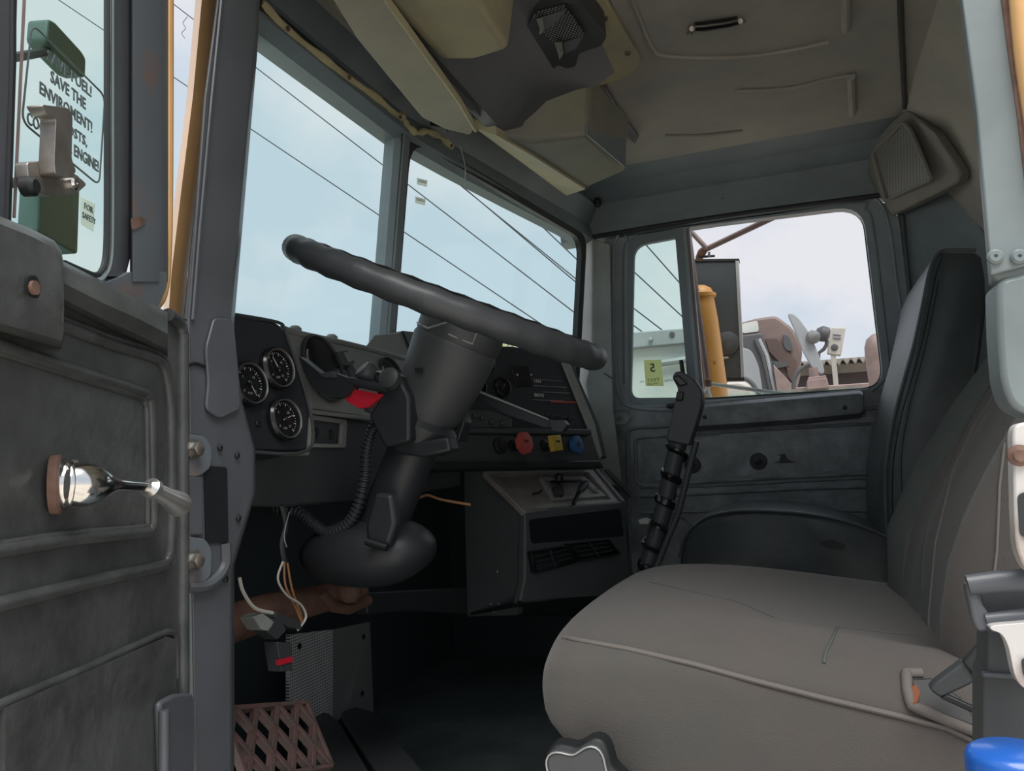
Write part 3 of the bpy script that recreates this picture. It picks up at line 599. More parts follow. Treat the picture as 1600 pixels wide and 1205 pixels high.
for x, y in [(945, 28), (981, 82)]: screw(PZ(x, y, 1.582), (0, 0, -1), .006, M['rust'], plate)
rf = [PZ(x, y, 1.578) for x, y in [(926, 134), (948, 140), (972, 182), (998, 216), (992, 226), (960, 196)]]
brk = prism('side_bracket', rf, (0, 0, .014), M['greyshelf'], oc, bevel=.003)
for x, y in [(954, 157), (975, 196)]: screw(PZ(x, y, 1.578), (0, 0, -1), .004, M['steel'], brk)
prism('console_front_lip', [PZ(x, y, 1.535) for x, y in [(440, -60), (500, -60), (560, 40), (640, 140), (690, 190), (640, 158), (560, 88), (500, 30)]], (0, 0, .01), M['beige'], oc, bevel=.002)
# perforated lamp unit hanging from the console
lm = thing('overhead_speaker', 'black overhead speaker with perforated metal grille hanging from the beige console', 'speaker', PZ(880, 60, 1.55))
zz = 1.535
prism('housing', rounded([PZ(x, y, zz) for x, y in [(812, 58), (835, 22), (880, 3), (912, 8), (948, 58), (940, 72), (905, 84), (900, 104), (886, 108), (872, 102), (862, 112), (850, 110), (828, 78)]], .006, 3), (0, 0, .05), M['plastic'], lm, bevel=.004)
prism('housing_lip', [PZ(x, y, zz-.004) for x, y in [(814, 62), (819, 58), (853, 100), (850, 106)]], (0, 0, .004), M['gloss'], lm)
g1 = [PZ(x, y, zz-.006) for x, y in [(829, 29), (840, 17), (882, 5), (887, 15), (842, 27)]]
g2 = [PZ(x, y, zz-.006) for x, y in [(866, 34), (888, 15), (914, 52), (908, 57), (864, 67), (849, 50)]]
def perforated(poly, nx, ny, name):
    """flat sheet with a grid of raised bright rims standing for punched holes"""
    pr = prism(name, poly, (0, 0, .002), M['black'], lm)
    a = poly[0]; xs = [p.x for p in poly]; ys = [p.y for p in poly]
    vs = []; fs = []
    def inside(p):
        c = False; j = len(poly)-1
        for i in range(len(poly)):
            if (poly[i].y > p.y) != (poly[j].y > p.y) and p.x < (poly[j].x-poly[i].x)*(p.y-poly[i].y)/(poly[j].y-poly[i].y)+poly[i].x: c = not c
            j = i
        return c
    st = .0062; k = 0; x = min(xs)
    while x < max(xs):
        y = min(ys)+(k % 2)*st/2; k += 1
        while y < max(ys):
            if inside(V(x, y, 0)):
                b = len(vs)
                for i in range(6): vs.append(V(x+.0019*math.cos(i*math.pi/3), y+.0019*math.sin(i*math.pi/3), a.z-.0006))
                fs.append(tuple(range(b, b+6)))
            y += st
        x += st*.87
    o = obj('perforations', vs, fs, M['silver'], pr); tag(o, None, kind='stuff')
    return pr
perforated(g1, 0, 0, 'grille_sheet'); perforated(g2, 0, 0, 'grille_sheet')
prism('grille_cover', [PZ(x, y, zz-.008) for x, y in [(841, 30), (884, 17), (870, 34), (850, 50), (843, 40)]], (0, 0, .002), M['greyshelf'], lm)
for ps in ([(838, 31), (848, 29), (851, 44), (847, 52), (842, 54), (844, 46)], [(866, 68), (878, 66), (881, 83), (874, 94), (872, 84)]):
    prism('metal_clip', [PZ(x, y, zz-.012) for x, y in ps], (0, 0, .0015), M['steel'], lm)
prism('grille_side', [PZ(x, y, zz-.004) for x, y in [(880, 68), (910, 58), (900, 76), (884, 84)]], (0, 0, .003), M['greyshelf'], lm)
# sun visor
zv = 1.425
vp = [PZ(x, y, zv) for x, y in [(742, 200), (734, 211), (696, 202), (660, 184), (560, 63), (505, -25), (430, -140), (500, -160), (609, 6), (718, 157)]]
sv = thing('sun_visor', 'long folded beige vinyl sun visor above the windscreen', 'sun visor', vp[3])
prism('visor_panel', rounded(vp, .006, 3), (0, 0, .012), M['visor'], sv, bevel=.004)
tube('edge_binding', [PZ(x, y, zv+.002) for x, y in [(744, 203), (718, 158), (609, 6), (560, -70)]], .0055, M['beige'], sv, 8)
prism('visor_clip', [PZ(x, y, 1.46) for x, y in [(672, 196), (696, 200), (700, 207), (690, 208)]], (0, 0, .03), M['black'], sv)
# grab handle on the ceiling
gh = thing('ceiling_strap', 'small black strap handle on the ceiling', 'handle', PZ(1120, 38, 1.598))
tube('grip', [PZ(x, y, 1.580) for x, y in [(1085, 42), (1100, 41), (1135, 36), (1153, 32)]], [.0085, .0095, .0095, .0085], M['gloss'], gh, 10)
for x, y in [(1078, 45), (1160, 33)]:
    tube('end_bracket', [PZ(x, y, 1.598), PZ(x+(3 if x < 1100 else -3), y, 1.58)], .005, M['steel'], gh, 8); screw(PZ(x, y+6 if x < 1100 else y, 1.597), (0, 0, -1), .006, M['steel'], gh)
# small lamp and hose at the top corner post
tag(lathe('corner_hook', [(.012, 0), (.012, .01), (.006, .012), (.006, .022), (.010, .026), (.004, .03)], PX(934, 318, 1.80), (-1, -.2, 0), M['black']), 'small black knob in the upper corner above the passenger door', 'knob')

# ================================================================== DASHBOARD
da = thing('dashboard', 'worn grey dashboard with gauges and an angled centre panel', 'dashboard', (.9, .7, .8))
Yd = .60
nd = V(-.10, -.97, .12).normalized(); pd0 = V(.35, Yd, .9)
def G(px, py, d=0.): return PL(px, py, pd0+nd*d, nd)
pod = prism('gauge_pod', rounded([G(x, y) for x, y in [(330, 487), (432, 503), (445, 516), (484, 640), (480, 705), (330, 705)]], .008, 4), -nd*.12, M['panel'], da, bevel=.003)
tube('pod_edge', smoothpath([G(x, y, .001) for x, y in [(358, 490), (432, 503), (444, 513), (448, 524), (484, 640), (481, 704), (390, 706)]], 4), .0022, M['dashdark'], da, 8)
prism('pod_cheek', [G(446, 516), G(485, 638), G(481, 705), G(481, 705)+V(.02, .05, 0), G(485, 638)+V(.025, .05, 0), G(446, 516)+V(.02, .05, 0)], (.004, 0, 0), M['dash'], da)
def gauge(c, n, r, parent, name='gauge', a0=-40, marks=9, need=30, flat=False, ring_m='bezel', mk='white'):
    n = n.normalized(); R = frame(n)
    g = lathe(name, [(r*1.12, 0), (r*1.12, .006), (r*1.0, .009), (r*.93, .006), (r*.9, .002)], c, n, M['gloss'], parent, 40)
    lathe('bezel', [(r*1.02, .008), (r*1.0, .0105), (r*.95, .0095), (r*.94, .008)], c, n, M[ring_m], g, 40, capped=False)
    vs = []; fs = []
    for i in range(marks*3+1):
        a = math.radians(225-270*i/(marks*3)); L0 = .70 if i % 3 == 0 else .78
        d = R @ V(math.cos(a), math.sin(a), 0); t = R @ V(-math.sin(a), math.cos(a), 0); w = r*.025 if i % 3 == 0 else r*.012; b = len(vs)
        for rr, ss in ((L0, -1), (.86, -1), (.86, 1), (L0, 1)): vs.append(c+n*.0035+d*r*rr+t*w*ss)
        fs.append((b, b+1, b+2, b+3))
    tag(obj('dial_marks', vs, fs, M[mk], g), None, kind='stuff')
    a = math.radians(need); d = R @ V(math.cos(a), math.sin(a), 0); t = R @ V(-math.sin(a), math.cos(a), 0)
    prism('needle', [c+n*.005-d*r*.15+t*r*.03, c+n*.005+d*r*.68, c+n*.005-d*r*.15-t*r*.03], n*.001, M['needle'], g)
    lathe('needle_cap', [(r*.10, 0), (r*.10, .005), (r*.06, .006)], c+n*.003, n, M['black'], g, 16)
    return g
for (x, y), nn, s in (((386, 601), 300, 'PSI'), ((430, 577), 120, 'AMP'), ((441, 656), 20, 'OIL')):
    c = G(x, y, .001); g = gauge(c, nd, .0245, da, need=nn)
    R = frame(nd); ux = R @ V(1, 0, 0); uy = R @ V(0, 1, 0)
    text(s, 'dial_lettering', c+nd*.0036-uy*.0125-ux*.0035, ux, uy, .0026, M['dash'], g, width=.007)
    for k in range(4):
        a = math.radians(225-90*k); text(str(k*5), 'dial_numeral', c+nd*.0036+(ux*math.cos(a)+uy*math.sin(a))*.0120-ux*.0016-uy*.0015, ux, uy, .003, M['dash'], g)
screw(G(402, 662), nd, .004, M['black'], da)
# grey face right of the pod with two tunnels
nm_ = V(-.05, -.96, .26).normalized(); pm0 = V(.55, .655, .93)
def Q(px, py, d=0.): return PL(px, py, pm0+nm_*d, nm_)
prism('dash_face', [Q(x, y) for x, y in [(440, 517), (540, 535), (665, 566), (700, 640), (700, 670), (583, 657), (560, 650), (487, 640), (470, 600)]], -nm_*.05, M['dash'], da, bevel=.003)
def tunnel(cx, cy, r, sx, depth, hooded=True):
    c = Q(cx, cy, .002)
    t = lathe('gauge_tunnel', [(r*1.04, 0), (r*1.05, .004), (r*.98, .006), (r*.93, .0), (r*.9, -.006)], c, nm_, M['dashdark'], da, 40, sx=sx)
    lathe('tunnel_face', [(r*.92, .0028), (r*.90, .003)], c, nm_, M['gloss'], t, 40, sx=sx)
    gauge_arc = [c+frame(nm_) @ V(r*.9*sx*math.cos(a), r*.9*math.sin(a), .006) for a in [math.radians(150+10*i) for i in range(14)]]
    tube('tunnel_rim', gauge_arc, .0018, M['silver'], t, 6)
    return t
t1 = tunnel(505, 576, .052, .92, .03); t2 = tunnel(612, 593, .040, .92, .03)
prism('hood_insert', [Q(x, y, .008) for x, y in [(474, 548), (480, 540), (520, 560), (560, 600), (552, 610), (520, 606), (490, 585)]], nm_*.001, M['dashdark'], t1) if False else None
# rolled top edge and deck towards the windscreen
tube('dash_roll', smoothpath([Q(x, y, .0) for x, y in [(440, 513), (470, 522), (540, 537), (600, 552), (670, 570)]]), .005, M['dash'], da, 8)
prism('dash_deck', [Q(440, 517), Q(670, 570), V(1.0, .745, .958), V(.48, .765, .96)], (0, 0, -.02), M['dash'], da)
for x, y in [(473, 519), (530, 532)]:
    lathe('deck_clip', [(.010, -.006), (.010, .003), (.006, .007), (.001, .008)], Q(x, y)+V(.01, .02, .006), (0, 0, 1), M['dash'], da, 16)
prism('deck_box', [PY(x, y, .72) for x, y in [(562, 553), (585, 522), (630, 517), (648, 519), (700, 575), (640, 580)]], (.05, .03, -.01), M['dash'], da, bevel=.004)
prism('deck_box_side', [PY(x, y, .715) for x, y in [(630, 517), (648, 519), (672, 560), (648, 560)]], (.004, .02, 0), M['dashdark'], da)
# toggle on a stalk in the grey face
prism('lamp_tell_tale', rounded([Q(x, y, .012) for x, y in [(528, 549), (543, 547), (555, 566), (548, 573), (537, 570)]], .002), -nm_*.012, M['dashdark'], da, bevel=.002)
prism('tell_tale_face', [Q(x, y, .0125) for x, y in [(537, 551), (545, 550), (552, 563), (545, 566)]], -nm_*.001, M['dash'], da)
prism('tell_tale_stem', [Q(x, y, .004) for x, y in [(540, 570), (551, 570), (563, 590), (549, 590)]], -nm_*.004, M['dashdark'], da, bevel=.001)
# lower dash
pl0 = V(.55, .645, .80)
nl = V(-.03, -.99, -.06).normalized()
def Lw(px, py, d=0.): return PL(px, py, pl0+nl*d, nl)
prism('lower_dash', [Lw(x, y) for x, y in [(392, 706), (484, 704), (490, 642), (584, 656), (720, 672), (720, 760), (560, 786), (440, 793), (380, 790)]], -nl*.04, M['dashdark'], da, bevel=.005)
prism('lower_dash_lip', [Lw(x, y, .003) for x, y in [(385, 704), (484, 702), (484, 712), (385, 714)]], -nl*.02, M['dash'], da, bevel=.002)
prism('face_ledge', [Lw(x, y, .012) for x, y in [(486, 640), (582, 652), (584, 658), (486, 646)]], -nl*.03, M['dash'], da, bevel=.0015)
sw = ring('switch_plate', rounded([Lw(x, y, .005) for x, y in [(487, 648), (543, 656), (541, 700), (485, 699)]], .004), rounded([Lw(x, y, .005) for x, y in [(490, 656), (535, 662), (533, 694), (489, 693)]], .004), -nl*.008, M['dash'], da, bevel=.001)
for x, y in [(494, 677), (518, 679)]:
    lathe('switch_hole', [(.008, 0), (.008, .0015), (.006, .0015)], Lw(x, y, .001), nl, M['black'], sw, 20, sx=.6)
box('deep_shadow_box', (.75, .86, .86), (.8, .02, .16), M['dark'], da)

# ---- angled centre panel
CA = V(.9, -.44, 0).normalized(); CN = V(-.44, -.9, .12).normalized(); CL = PX(680, 672, .85)
def Cp(px, py, d=0.): return PL(px, py, CL+CN*d, CN)
cpnl = prism('centre_panel', [Cp(x, y) for x, y in [(672, 672), (705, 575), (742, 541), (800, 541), (885, 553), (925, 672)]], -CN*.06, M['panel'], da, bevel=.003)
prism('panel_side_trim', [Cp(x, y, .004) for x, y in [(876, 560), (889, 562), (930, 662), (942, 712), (938, 718), (922, 675)]], -CN*.045, M['dash'], da, bevel=.002)
prism('panel_side_return', [Cp(x, y, -.01) for x, y in [(889, 562), (893, 566), (936, 664), (948, 716), (942, 712), (930, 662)]], -CN*.06, M['dashdark'], da)
prism('panel_sill', [Cp(x, y, .012) for x, y in [(672, 667), (924, 670), (926, 680), (672, 676)]], -CN*.03, M['plastic'], da, bevel=.003)
R = frame(CN); cx_ = R @ V(1, 0, 0); cy_ = R @ V(0, 1, 0)
for (x, y), nn in (((758, 570), 60), ((745, 605), 150), ((783, 606), 40), ((722, 585), 90)):
    gauge(Cp(x, y, .001), CN, .019, da, need=nn, ring_m='dashdark', mk='dashdark')
tp = prism('tachograph_slot', rounded([Cp(x, y, .003) for x, y in [(798, 570), (826, 572), (832, 604), (806, 604)]], .003), -CN*.004, M['gloss'], da, bevel=.001)
for x, y in [(808, 586), (830, 586)]: screw(Cp(x, y, .006), CN, .0025, M['silver'], tp)
for y, t_, w in ((598, 'FAN', .02), (620, '800', .03)):
    text(t_, 'switch_legend', Cp(835, y, .0015), cx_, cy_, .008, M['offwhite'], da, width=w)
for i, (x0, y0, x1, w, m) in enumerate([(834, 603, 885, .0012, 'white'), (848, 613, 890, .0012, 'white'), (860, 629, 900, .004, 'knobred'), (832, 625, 880, .001, 'white'), (832, 593, 880, .0008, 'white')]):
    a = Cp(x0, y0, .002); b = a+cx_*(Cp(x1, y0, .002)-a).dot(cx_)
    prism('warning_lamp_strip', [a, b, b+cy_*w, a+cy_*w], CN*.0005, M[m] if m == 'knobred' else M['dash'], da)
for i in range(6):
    tg = lathe('panel_switch', [(.006, 0), (.006, .004), (.003, .005), (.003, .014), (.001, .015)], Cp(820+i*14, 648+i*1.5), CN, M['plastic'], da, 14)
# radio and wires to the left of the wiper lever
rd = prism('control_pad', [Cp(x, y, .006) for x, y in [(728, 640), (770, 642), (800, 655), (800, 668), (728, 668)]], -CN*.006, M['dashdark'], da, bevel=.001)
for x, y in [(740, 650), (752, 654), (766, 660), (783, 662)]: lathe('pad_knob', [(.005, 0), (.0055, .006), (.003, .008)], Cp(x, y, .006), CN, M['plastic'], rd, 14)
# valve shelf
prism('valve_panel', [Cp(x, y, .004) for x, y in [(668, 676), (926, 680), (940, 725), (668, 729)]], -CN*.06, M['plastic'], da, bevel=.004)
prism('valve_panel_lip', [Cp(x, y, .014) for x, y in [(668, 722), (938, 719), (944, 731), (668, 735)]], -CN*.03, M['black'], da, bevel=.003)
for (x, y), col, shp, nm in (((814, 697), 'knobred', 8, 'red octagonal valve knob'), ((863, 697), 'knobyellow', 4, 'yellow square valve knob'), ((896, 697), 'knobblue', 24, 'blue round valve knob')):
    c = Cp(x-14 if shp < 20 else x-4, y, .004); ax2 = (CN+CA*.12).normalized()
    k = lathe('valve_knob', [(.012, 0), (.012, .008), (.006, .010), (.006, .022)], c, ax2, M['black'], da, 24); tag(k, nm)
    prof = [(.007, .016), (.010, .022), (.0225, .026), (.0240, .032), (.0225, .037), (.017, .038)]
    if shp == 24: prof = [(.008, .006), (.018, .008), (.0205, .014), (.019, .020), (.012, .021)]
    kk = lathe('knob_cap', prof, c, ax2, M[col], k, shp, up=(0.38, 0, 1) if shp == 8 else (1, 0, 1.0) if shp == 4 else (0, 0, 1))
    if shp == 24: continue
    RR = frame(ax2)
    text('PULL' if shp == 8 else 'PARK', 'knob_lettering', c+ax2*.0384-RR @ V(.008, 0, 0), RR @ V(1, 0, 0), RR @ V(0, 1, 0), .005, M['black'], kk, width=.016)
lathe('valve_socket', [(.017, 0), (.017, .006), (.012, .008), (.012, .014), (.004, .015)], Cp(780, 697, .004), CN, M['black'], da, 24)

# ---- heater console under the panel
KK = PX(820, 800, 1.0); KN = V(-.44, -.9, 0).normalized(); KM = V(.9, -.44, 0).normalized(); KB = V(.44, .9, 0).normalized()
def K1(px, py, d=0.): return PL(px, py, KK+KN*d, KN)      # rear face
def K2(px, py, d=0.): return PL(px, py, KK-KM*d, KM)      # face turned to the driver
hc = thing('heater_console', 'black heater console with open ash tray and two air vents', 'console', K1(900, 950))
prism('console_side', [K2(x, y) for x, y in [(724, 733), (757, 737), (820, 800), (824, 870), (818, 922), (804, 962), (730, 964)]], KM*.02, M['consolegrey'], hc, bevel=.002)
prism('console_front', [K1(x, y) for x, y in [(820, 797), (972, 783), (985, 800), (985, 900), (960, 935), (812, 945), (820, 905)]], KB*.02, M['consolegrey'], hc, bevel=.004)
prism('console_underside', [K1(812, 944), K1(960, 934), K1(960, 934)+KB*.12-V(0, 0, .05), K2(735, 962)], (0, 0, .006), M['black'], hc)
prism('console_far_side', [K1(972, 783), K1(985, 900), K1(985, 900)+KB*.12, K1(930, 733, -.08), ], KM*.01, M['consolegrey'], hc)
tp0 = (K1(757, 737, -.085), K1(925, 733, -.085), K1(972, 783, 0), K1(820, 799, 0))
nt_ = (tp0[1]-tp0[0]).cross(tp0[3]-tp0[0]).normalized()
if nt_.z < 0: nt_ = -nt_
def T(px, py, d=0.): return PL(px, py, tp0[3]+nt_*d, nt_)
ty = ring('ash_tray_frame', rounded([T(x, y) for x, y in [(755, 736), (925, 732), (972, 783), (820, 801)]], .008), rounded([T(x, y) for x, y in [(772, 741), (920, 738), (955, 780), (826, 788)]], .008), -nt_*.012, M['traygrey'], hc, bevel=.002)
prism('tray_floor', rounded([T(x, y, -.008) for x, y in [(768, 740), (922, 737), (960, 782), (824, 792)]], .008), -nt_*.004, M['traygrey'], hc)
rc = ring('tray_recess', rounded([T(x, y, -.002) for x, y in [(842, 745), (912, 744), (948, 775), (864, 781)]], .006), rounded([T(x, y, -.002) for x, y in [(850, 749), (908, 748), (938, 771), (872, 776)]], .005), -nt_*.006, M['dash'], hc, bevel=.001)
prism('tray_slot', [T(x, y, -.001) for x, y in [(860, 752), (914, 751), (916, 753), (861, 755)]], nt_*.001, M['black'], hc)
lv = thing('heater_lever', 'black ball headed heater lever in the grey tray', 'lever', T(872, 760))
lathe('lever_ball', [(.001, 0), (.008, .003), (.010, .010), (.007, .018), (.001, .020)], T(872, 754), (0, -.3, 1), M['black'], lv, 16)
tube('lever_stem', [T(876, 776), T(873, 750, .002)], .004, M['black'], lv, 8)
prism('lever_base', rounded([T(x, y, .001) for x, y in [(862, 762), (878, 760), (880, 775), (866, 777)]], .003), nt_*.006, M['plastic'], lv, bevel=.002)
lv2 = thing('choke_lever', 'black paddle lever leaning right in the grey tray', 'lever', T(905, 775))
tube('lever_stem', [T(896, 788, .004), T(903, 772, .012), T(908, 764, .016)], [.004, .0045, .005], M['black'], lv2, 8)
tube('lever_paddle', [T(905, 768, .016), T(910, 762, .018), T(917, 755, .018)], [.006, .009, .006], M['plastic'], lv2, 12)
tag(lathe('tray_screw', [(.004, 0), (.004, .003), (.001, .004)], T(934, 763), nt_, M['rust'], None, 14), 'rusty screw at the right of the grey tray', 'screw')
tag(tube('spent_match', [T(833, 772, .004), T(843, 770, .005), T(846, 766, .006)], .002, M['black'], None, 6), 'small dark debris lying in the grey tray', 'debris')
prism('lower_recess', rounded([K1(x, y, .0006) for x, y in [(826, 812), (970, 795), (975, 838), (830, 850)]], .01), KB*.0004, M['black'], hc)
for k, ps in enumerate(([(830, 862), (889, 852), (903, 879), (836, 896)], [(888, 850), (952, 842), (970, 866), (908, 878)])):
    q = [K1(x, y, .012) for x, y in ps]
    v = ring('air_vent', rounded(q, .003, 3), rounded([p.lerp(sum(q, Vector())/4, .1) for p in q], .003, 3), KB*.014, M['gloss'], hc, bevel=.0008)
    prism('vent_back', [p+KB*.012 for p in q], KB*.003, M['black'], v)
    for j in range(1, 4):
        a = q[0].lerp(q[3], j/4); b = q[1].lerp(q[2], j/4)
        prism('slat', [a+KB*.002, b+KB*.002, b+KB*.012+V(0, 0, .004), a+KB*.012+V(0, 0, .004)], (0, 0, .0012), M['plastic'], v)
    tube('slat_rod', [q[0].lerp(q[1], .5)+KB*.003, q[3].lerp(q[2], .5)+KB*.003], .0015, M['plastic'], v, 6)
screw(K2(777, 893), -KM, .004, M['steel'], hc)
for x, y in [(767, 944), (779, 944), (772, 956)]: screw(K2(x, y), -KM, .002, M['silver'], hc, 'rivet')
fr = prism('cable_bracket', [K1(x, y, -.09) for x, y in [(943, 735), (950, 733), (988, 772), (980, 782)]], KM*.004, M['steel'], hc, bevel=.001)
tube('bracket_rod', [K1(945, 734, -.09), K1(985, 776, -.06)], .0025, M['chrome'], fr, 8)

# ================================================================== STEERING
XS = .50
col = thing('steering_column', 'tall dark plastic covered steering column', 'steering column', PX(605, 800, XS))
A0 = PX(735, 483, XS); A1 = PX(603, 805, XS); AX = (A0-A1).normalized()
def Ac(t): return A0-AX*t
CLn = (A0-A1).length
lathe('column_tube', [(.034, 0), (.034, .26), (.030, .27)], A1-AX*.02, AX, M['coldark'], col, 32)
lathe('shroud', [(.040, -.165), (.047, -.15), (.056, -.10), (.060, -.055), (.058, -.050)], A0, AX, M['dashdark'], col, 40)
lathe('shroud_collar', [(.056, -.052), (.059, -.048), (.060, -.030), (.056, -.012), (.046, .002), (.03, .006)], A0, AX, M['dashdark'], col, 40)
Rc = frame(AX)
ch = []
for a_, h in ((205, -.020), (225, -.030), (240, -.036), (262, -.030), (285, -.022)):
    a = math.radians(a_); ch.append(A0+Rc @ V(.0605*math.cos(a), .0605*math.sin(a), h))
V0 = (CP-A0).normalized()
def onshroud(px, py, r=.0600):
    """point of the shroud cylinder under a line of sight"""
    d = ray(px, py).normalized(); w = CP-A0
    dp = d-AX*d.dot(AX); wp = w-AX*w.dot(AX)
    a = dp.dot(dp); b = 2*dp.dot(wp); c = wp.dot(wp)-r*r; q = b*b-4*a*c
    t = (-b-math.sqrt(q))/(2*a) if q > 0 else -b/(2*a)
    return CP+d*t
tube('chrome_line', [onshroud(x, y, .0605) for x, y in [(652, 504), (668, 513), (690, 506), (711, 499)]], .0014, M['silver'], col, 6)
tube('cover_seam', [onshroud(x, y, .0605) for x, y in [(700, 522), (738, 538), (745, 520)]], .0012, M['dash'], col, 6)
prism('lock_slot', [onshroud(x, y, .0595) for x, y in [(648, 575), (662, 575), (660, 583), (648, 581)]], V0*.002, M['black'], col)
for ps in ([(610, 702), (625, 680), (655, 690), (700, 682), (705, 705), (660, 715), (625, 710)],):
    prism('column_clamp', [PX(x, y, XS-.045) for x, y in ps], (.03, 0, 0), M['coldark'], col, bevel=.004)
lathe('column_bracket', [(.045, 0), (.05, .01), (.05, .03), (.04, .04)], Ac(.20), AX, M['coldark'], col, 24)
# lower boot
bc = PX(575, 862, XS); rings_ = []
for t, ry, rz in ((-1, .02, .01), (-.85, .07, .030), (-.5, .092, .044), (0, .098, .050), (.5, .092, .046), (.85, .07, .030), (1, .02, .01)):
    rings_.append([bc+V(t*.06, ry*math.cos(a)-.1*rz*math.sin(a), rz*math.sin(a)) for a in [2*math.pi*i/24 for i in range(24)]])
loft('column_boot', rings_, M['coldark'], col)
prism('boot_tongue', rounded([PX(x, y, XS-.07) for x, y in [(585, 770), (612, 772), (618, 820), (606, 856), (572, 846), (570, 820)]], .006), (.02, 0, 0), M['coldark'], col, bevel=.006)
tube('boot_fold', [PX(572, 846, XS-.074), PX(605, 856, XS-.074)], .005, M['black'], col, 10)
# switch pod and levers
hs = thing('indicator_switch', 'black column switch housing with a red hazard tab', 'switch', PX(620, 620, .44))
prism('switch_body', rounded([PX(x, y, .435) for x, y in [(582, 583), (600, 578), (622, 585), (640, 620), (640, 690), (600, 700), (575, 650), (590, 628)]], .006), (.05, 0, 0), M['coldark'], hs, bevel=.006)
lathe('switch_boss', [(.013, 0), (.016, .006), (.016, .018), (.012, .022)], PX(583, 593, .45), (-.4, .3, .5), M['plastic'], hs, 20)
lathe('switch_cap', [(.014, 0), (.014, .010), (.010, .012)], PX(612, 594, .432), (-1, 0, .3), M['plastic'], hs, 20)
prism('switch_top_label', [PX(x, y, .432) for x, y in [(586, 580), (600, 578), (622, 586), (612, 590)]], (.03, 0, 0), M['dash'], hs)
prism('hazard_tab', rounded([PX(x, y, .43) for x, y in [(541, 612), (548, 607), (585, 614), (598, 616), (590, 624), (574, 637), (560, 638), (540, 626)]], .002), (.014, 0, 0), M['red'], hs, bevel=.003)
prism('switch_neck', [PX(x, y, .437) for x, y in [(575, 624), (604, 610), (606, 640), (590, 652), (566, 642)]], (.03, 0, 0), M['plastic'], hs, bevel=.003)
il = thing('indicator_lever', 'thick black indicator lever with a flat end below the wheel', 'lever', PX(600, 612, .43))
tube('stalk', smoothpath([PX(x, y, .425) for x, y in [(606, 608), (580, 603), (558, 598), (545, 596)]], 3), .006, M['coldark'], il, 12)
prism('lever_head', rounded([PX(x, y, .42) for x, y in [(466, 556), (474, 562), (500, 583), (520, 582), (548, 592), (552, 602), (540, 620), (516, 622), (492, 606), (474, 580)]], .003), (.018, 0, 0), M['coldark'], il, bevel=.004)
prism('lever_collar', [PX(x, y, .416) for x, y in [(497, 584), (520, 580), (526, 590), (505, 590)]], (.01, 0, 0), M['dashdark'], il, bevel=.001)
hz = smoothpath([PX(x, y, .46) for x, y in [(600, 654), (582, 672), (573, 705), (570, 745), (560, 790), (542, 820), (515, 833), (490, 820), (465, 800), (430, 796)]], 22)
tag(tube('corrugated_hose', hz, [.0085 if i % 4 < 2 else .0066 for i in range(len(hz))], M['coldark'], None, 10), 'black corrugated cable hose hanging beside the steering column', 'hose')
wl = thing('brake_lever', 'long dark hand lever with a pale top edge right of the column', 'lever', PX(800, 635, .62))
prism('lever_blade', [PX(x, y, .62) for x, y in [(726, 604), (760, 616), (858, 655), (862, 668), (850, 668), (790, 648), (745, 622)]], (.006, 0, 0), M['coldark'], wl, bevel=.001)
tube('pale_edge', [PX(x, y-.5, .618) for x, y in [(726, 603), (755, 615), (857, 656)]], [.003, .0018, .001], M['silver'], wl, 6)
prism('lever_knob', rounded([PX(x, y, .61) for x, y in [(856, 656), (880, 656), (886, 664), (878, 676), (862, 674)]], .003), (.02, 0, 0), M['coldark'], wl, bevel=.004)
ig = thing('ignition_block', 'black ignition block with a small pale tag', 'switch', PX(700, 650, .56))
prism('block_body', rounded([PX(x, y, .54) for x, y in [(680, 625), (716, 630), (726, 660), (716, 690), (684, 684)]], .004), (.03, 0, 0), M['coldark'], ig, bevel=.004)
prism('pale_tag', [PX(x, y, .536) for x, y in [(690, 636), (703, 640), (700, 650), (687, 645)]], (.002, 0, 0), M['offwhite'], ig)
lathe('key_barrel', [(.009, 0), (.009, .010), (.005, .012)], PX(706, 664, .54), (-1, 0, 0), M['black'], ig, 20)

# wheel
wh = thing('steering_wheel', 'large thin rimmed black steering wheel seen almost edge on', 'steering wheel', (XS, .43, .985))
e0 = PX(509, 401, XS); e1 = PX(920, 557, XS); WC = (e0+e1)/2; wr_ = (e0-e1).length/2; wu = (e0-e1).normalized()
wn = V(-.052, -wu.z, wu.y); wn = (wn-wu*wn.dot(wu)).normalized(); wv = wn.cross(wu)
NP = 120
rim = [WC+wr_*(wu*math.cos(2*math.pi*i/NP)+wv*math.sin(2*math.pi*i/NP)) for i in range(NP)]
tube('rim', rim, [.0168+.0009*math.sin(i*2*math.pi/NP*30) for i in range(NP)], M['wheelgrip'], wh, 20, closed=True)
lathe('hub', [(.040, -.03), (.045, -.025), (.045, -.012), (.036, -.006), (.02, -.004)], A0, AX, M['plastic'], wh, 32)
for a in (4, 176):
    a = math.radians(a); d = wu*math.sin(a)*-1+wv*math.cos(a)
    p = [A0+d*.03, A0.lerp(WC, .5)+d*.12-wn*.010, WC+d*(wr_-.01)-wn*.004]
    tube('spoke', smoothpath(p, 4), .010, M['plastic'], wh, 12, flat=.5)

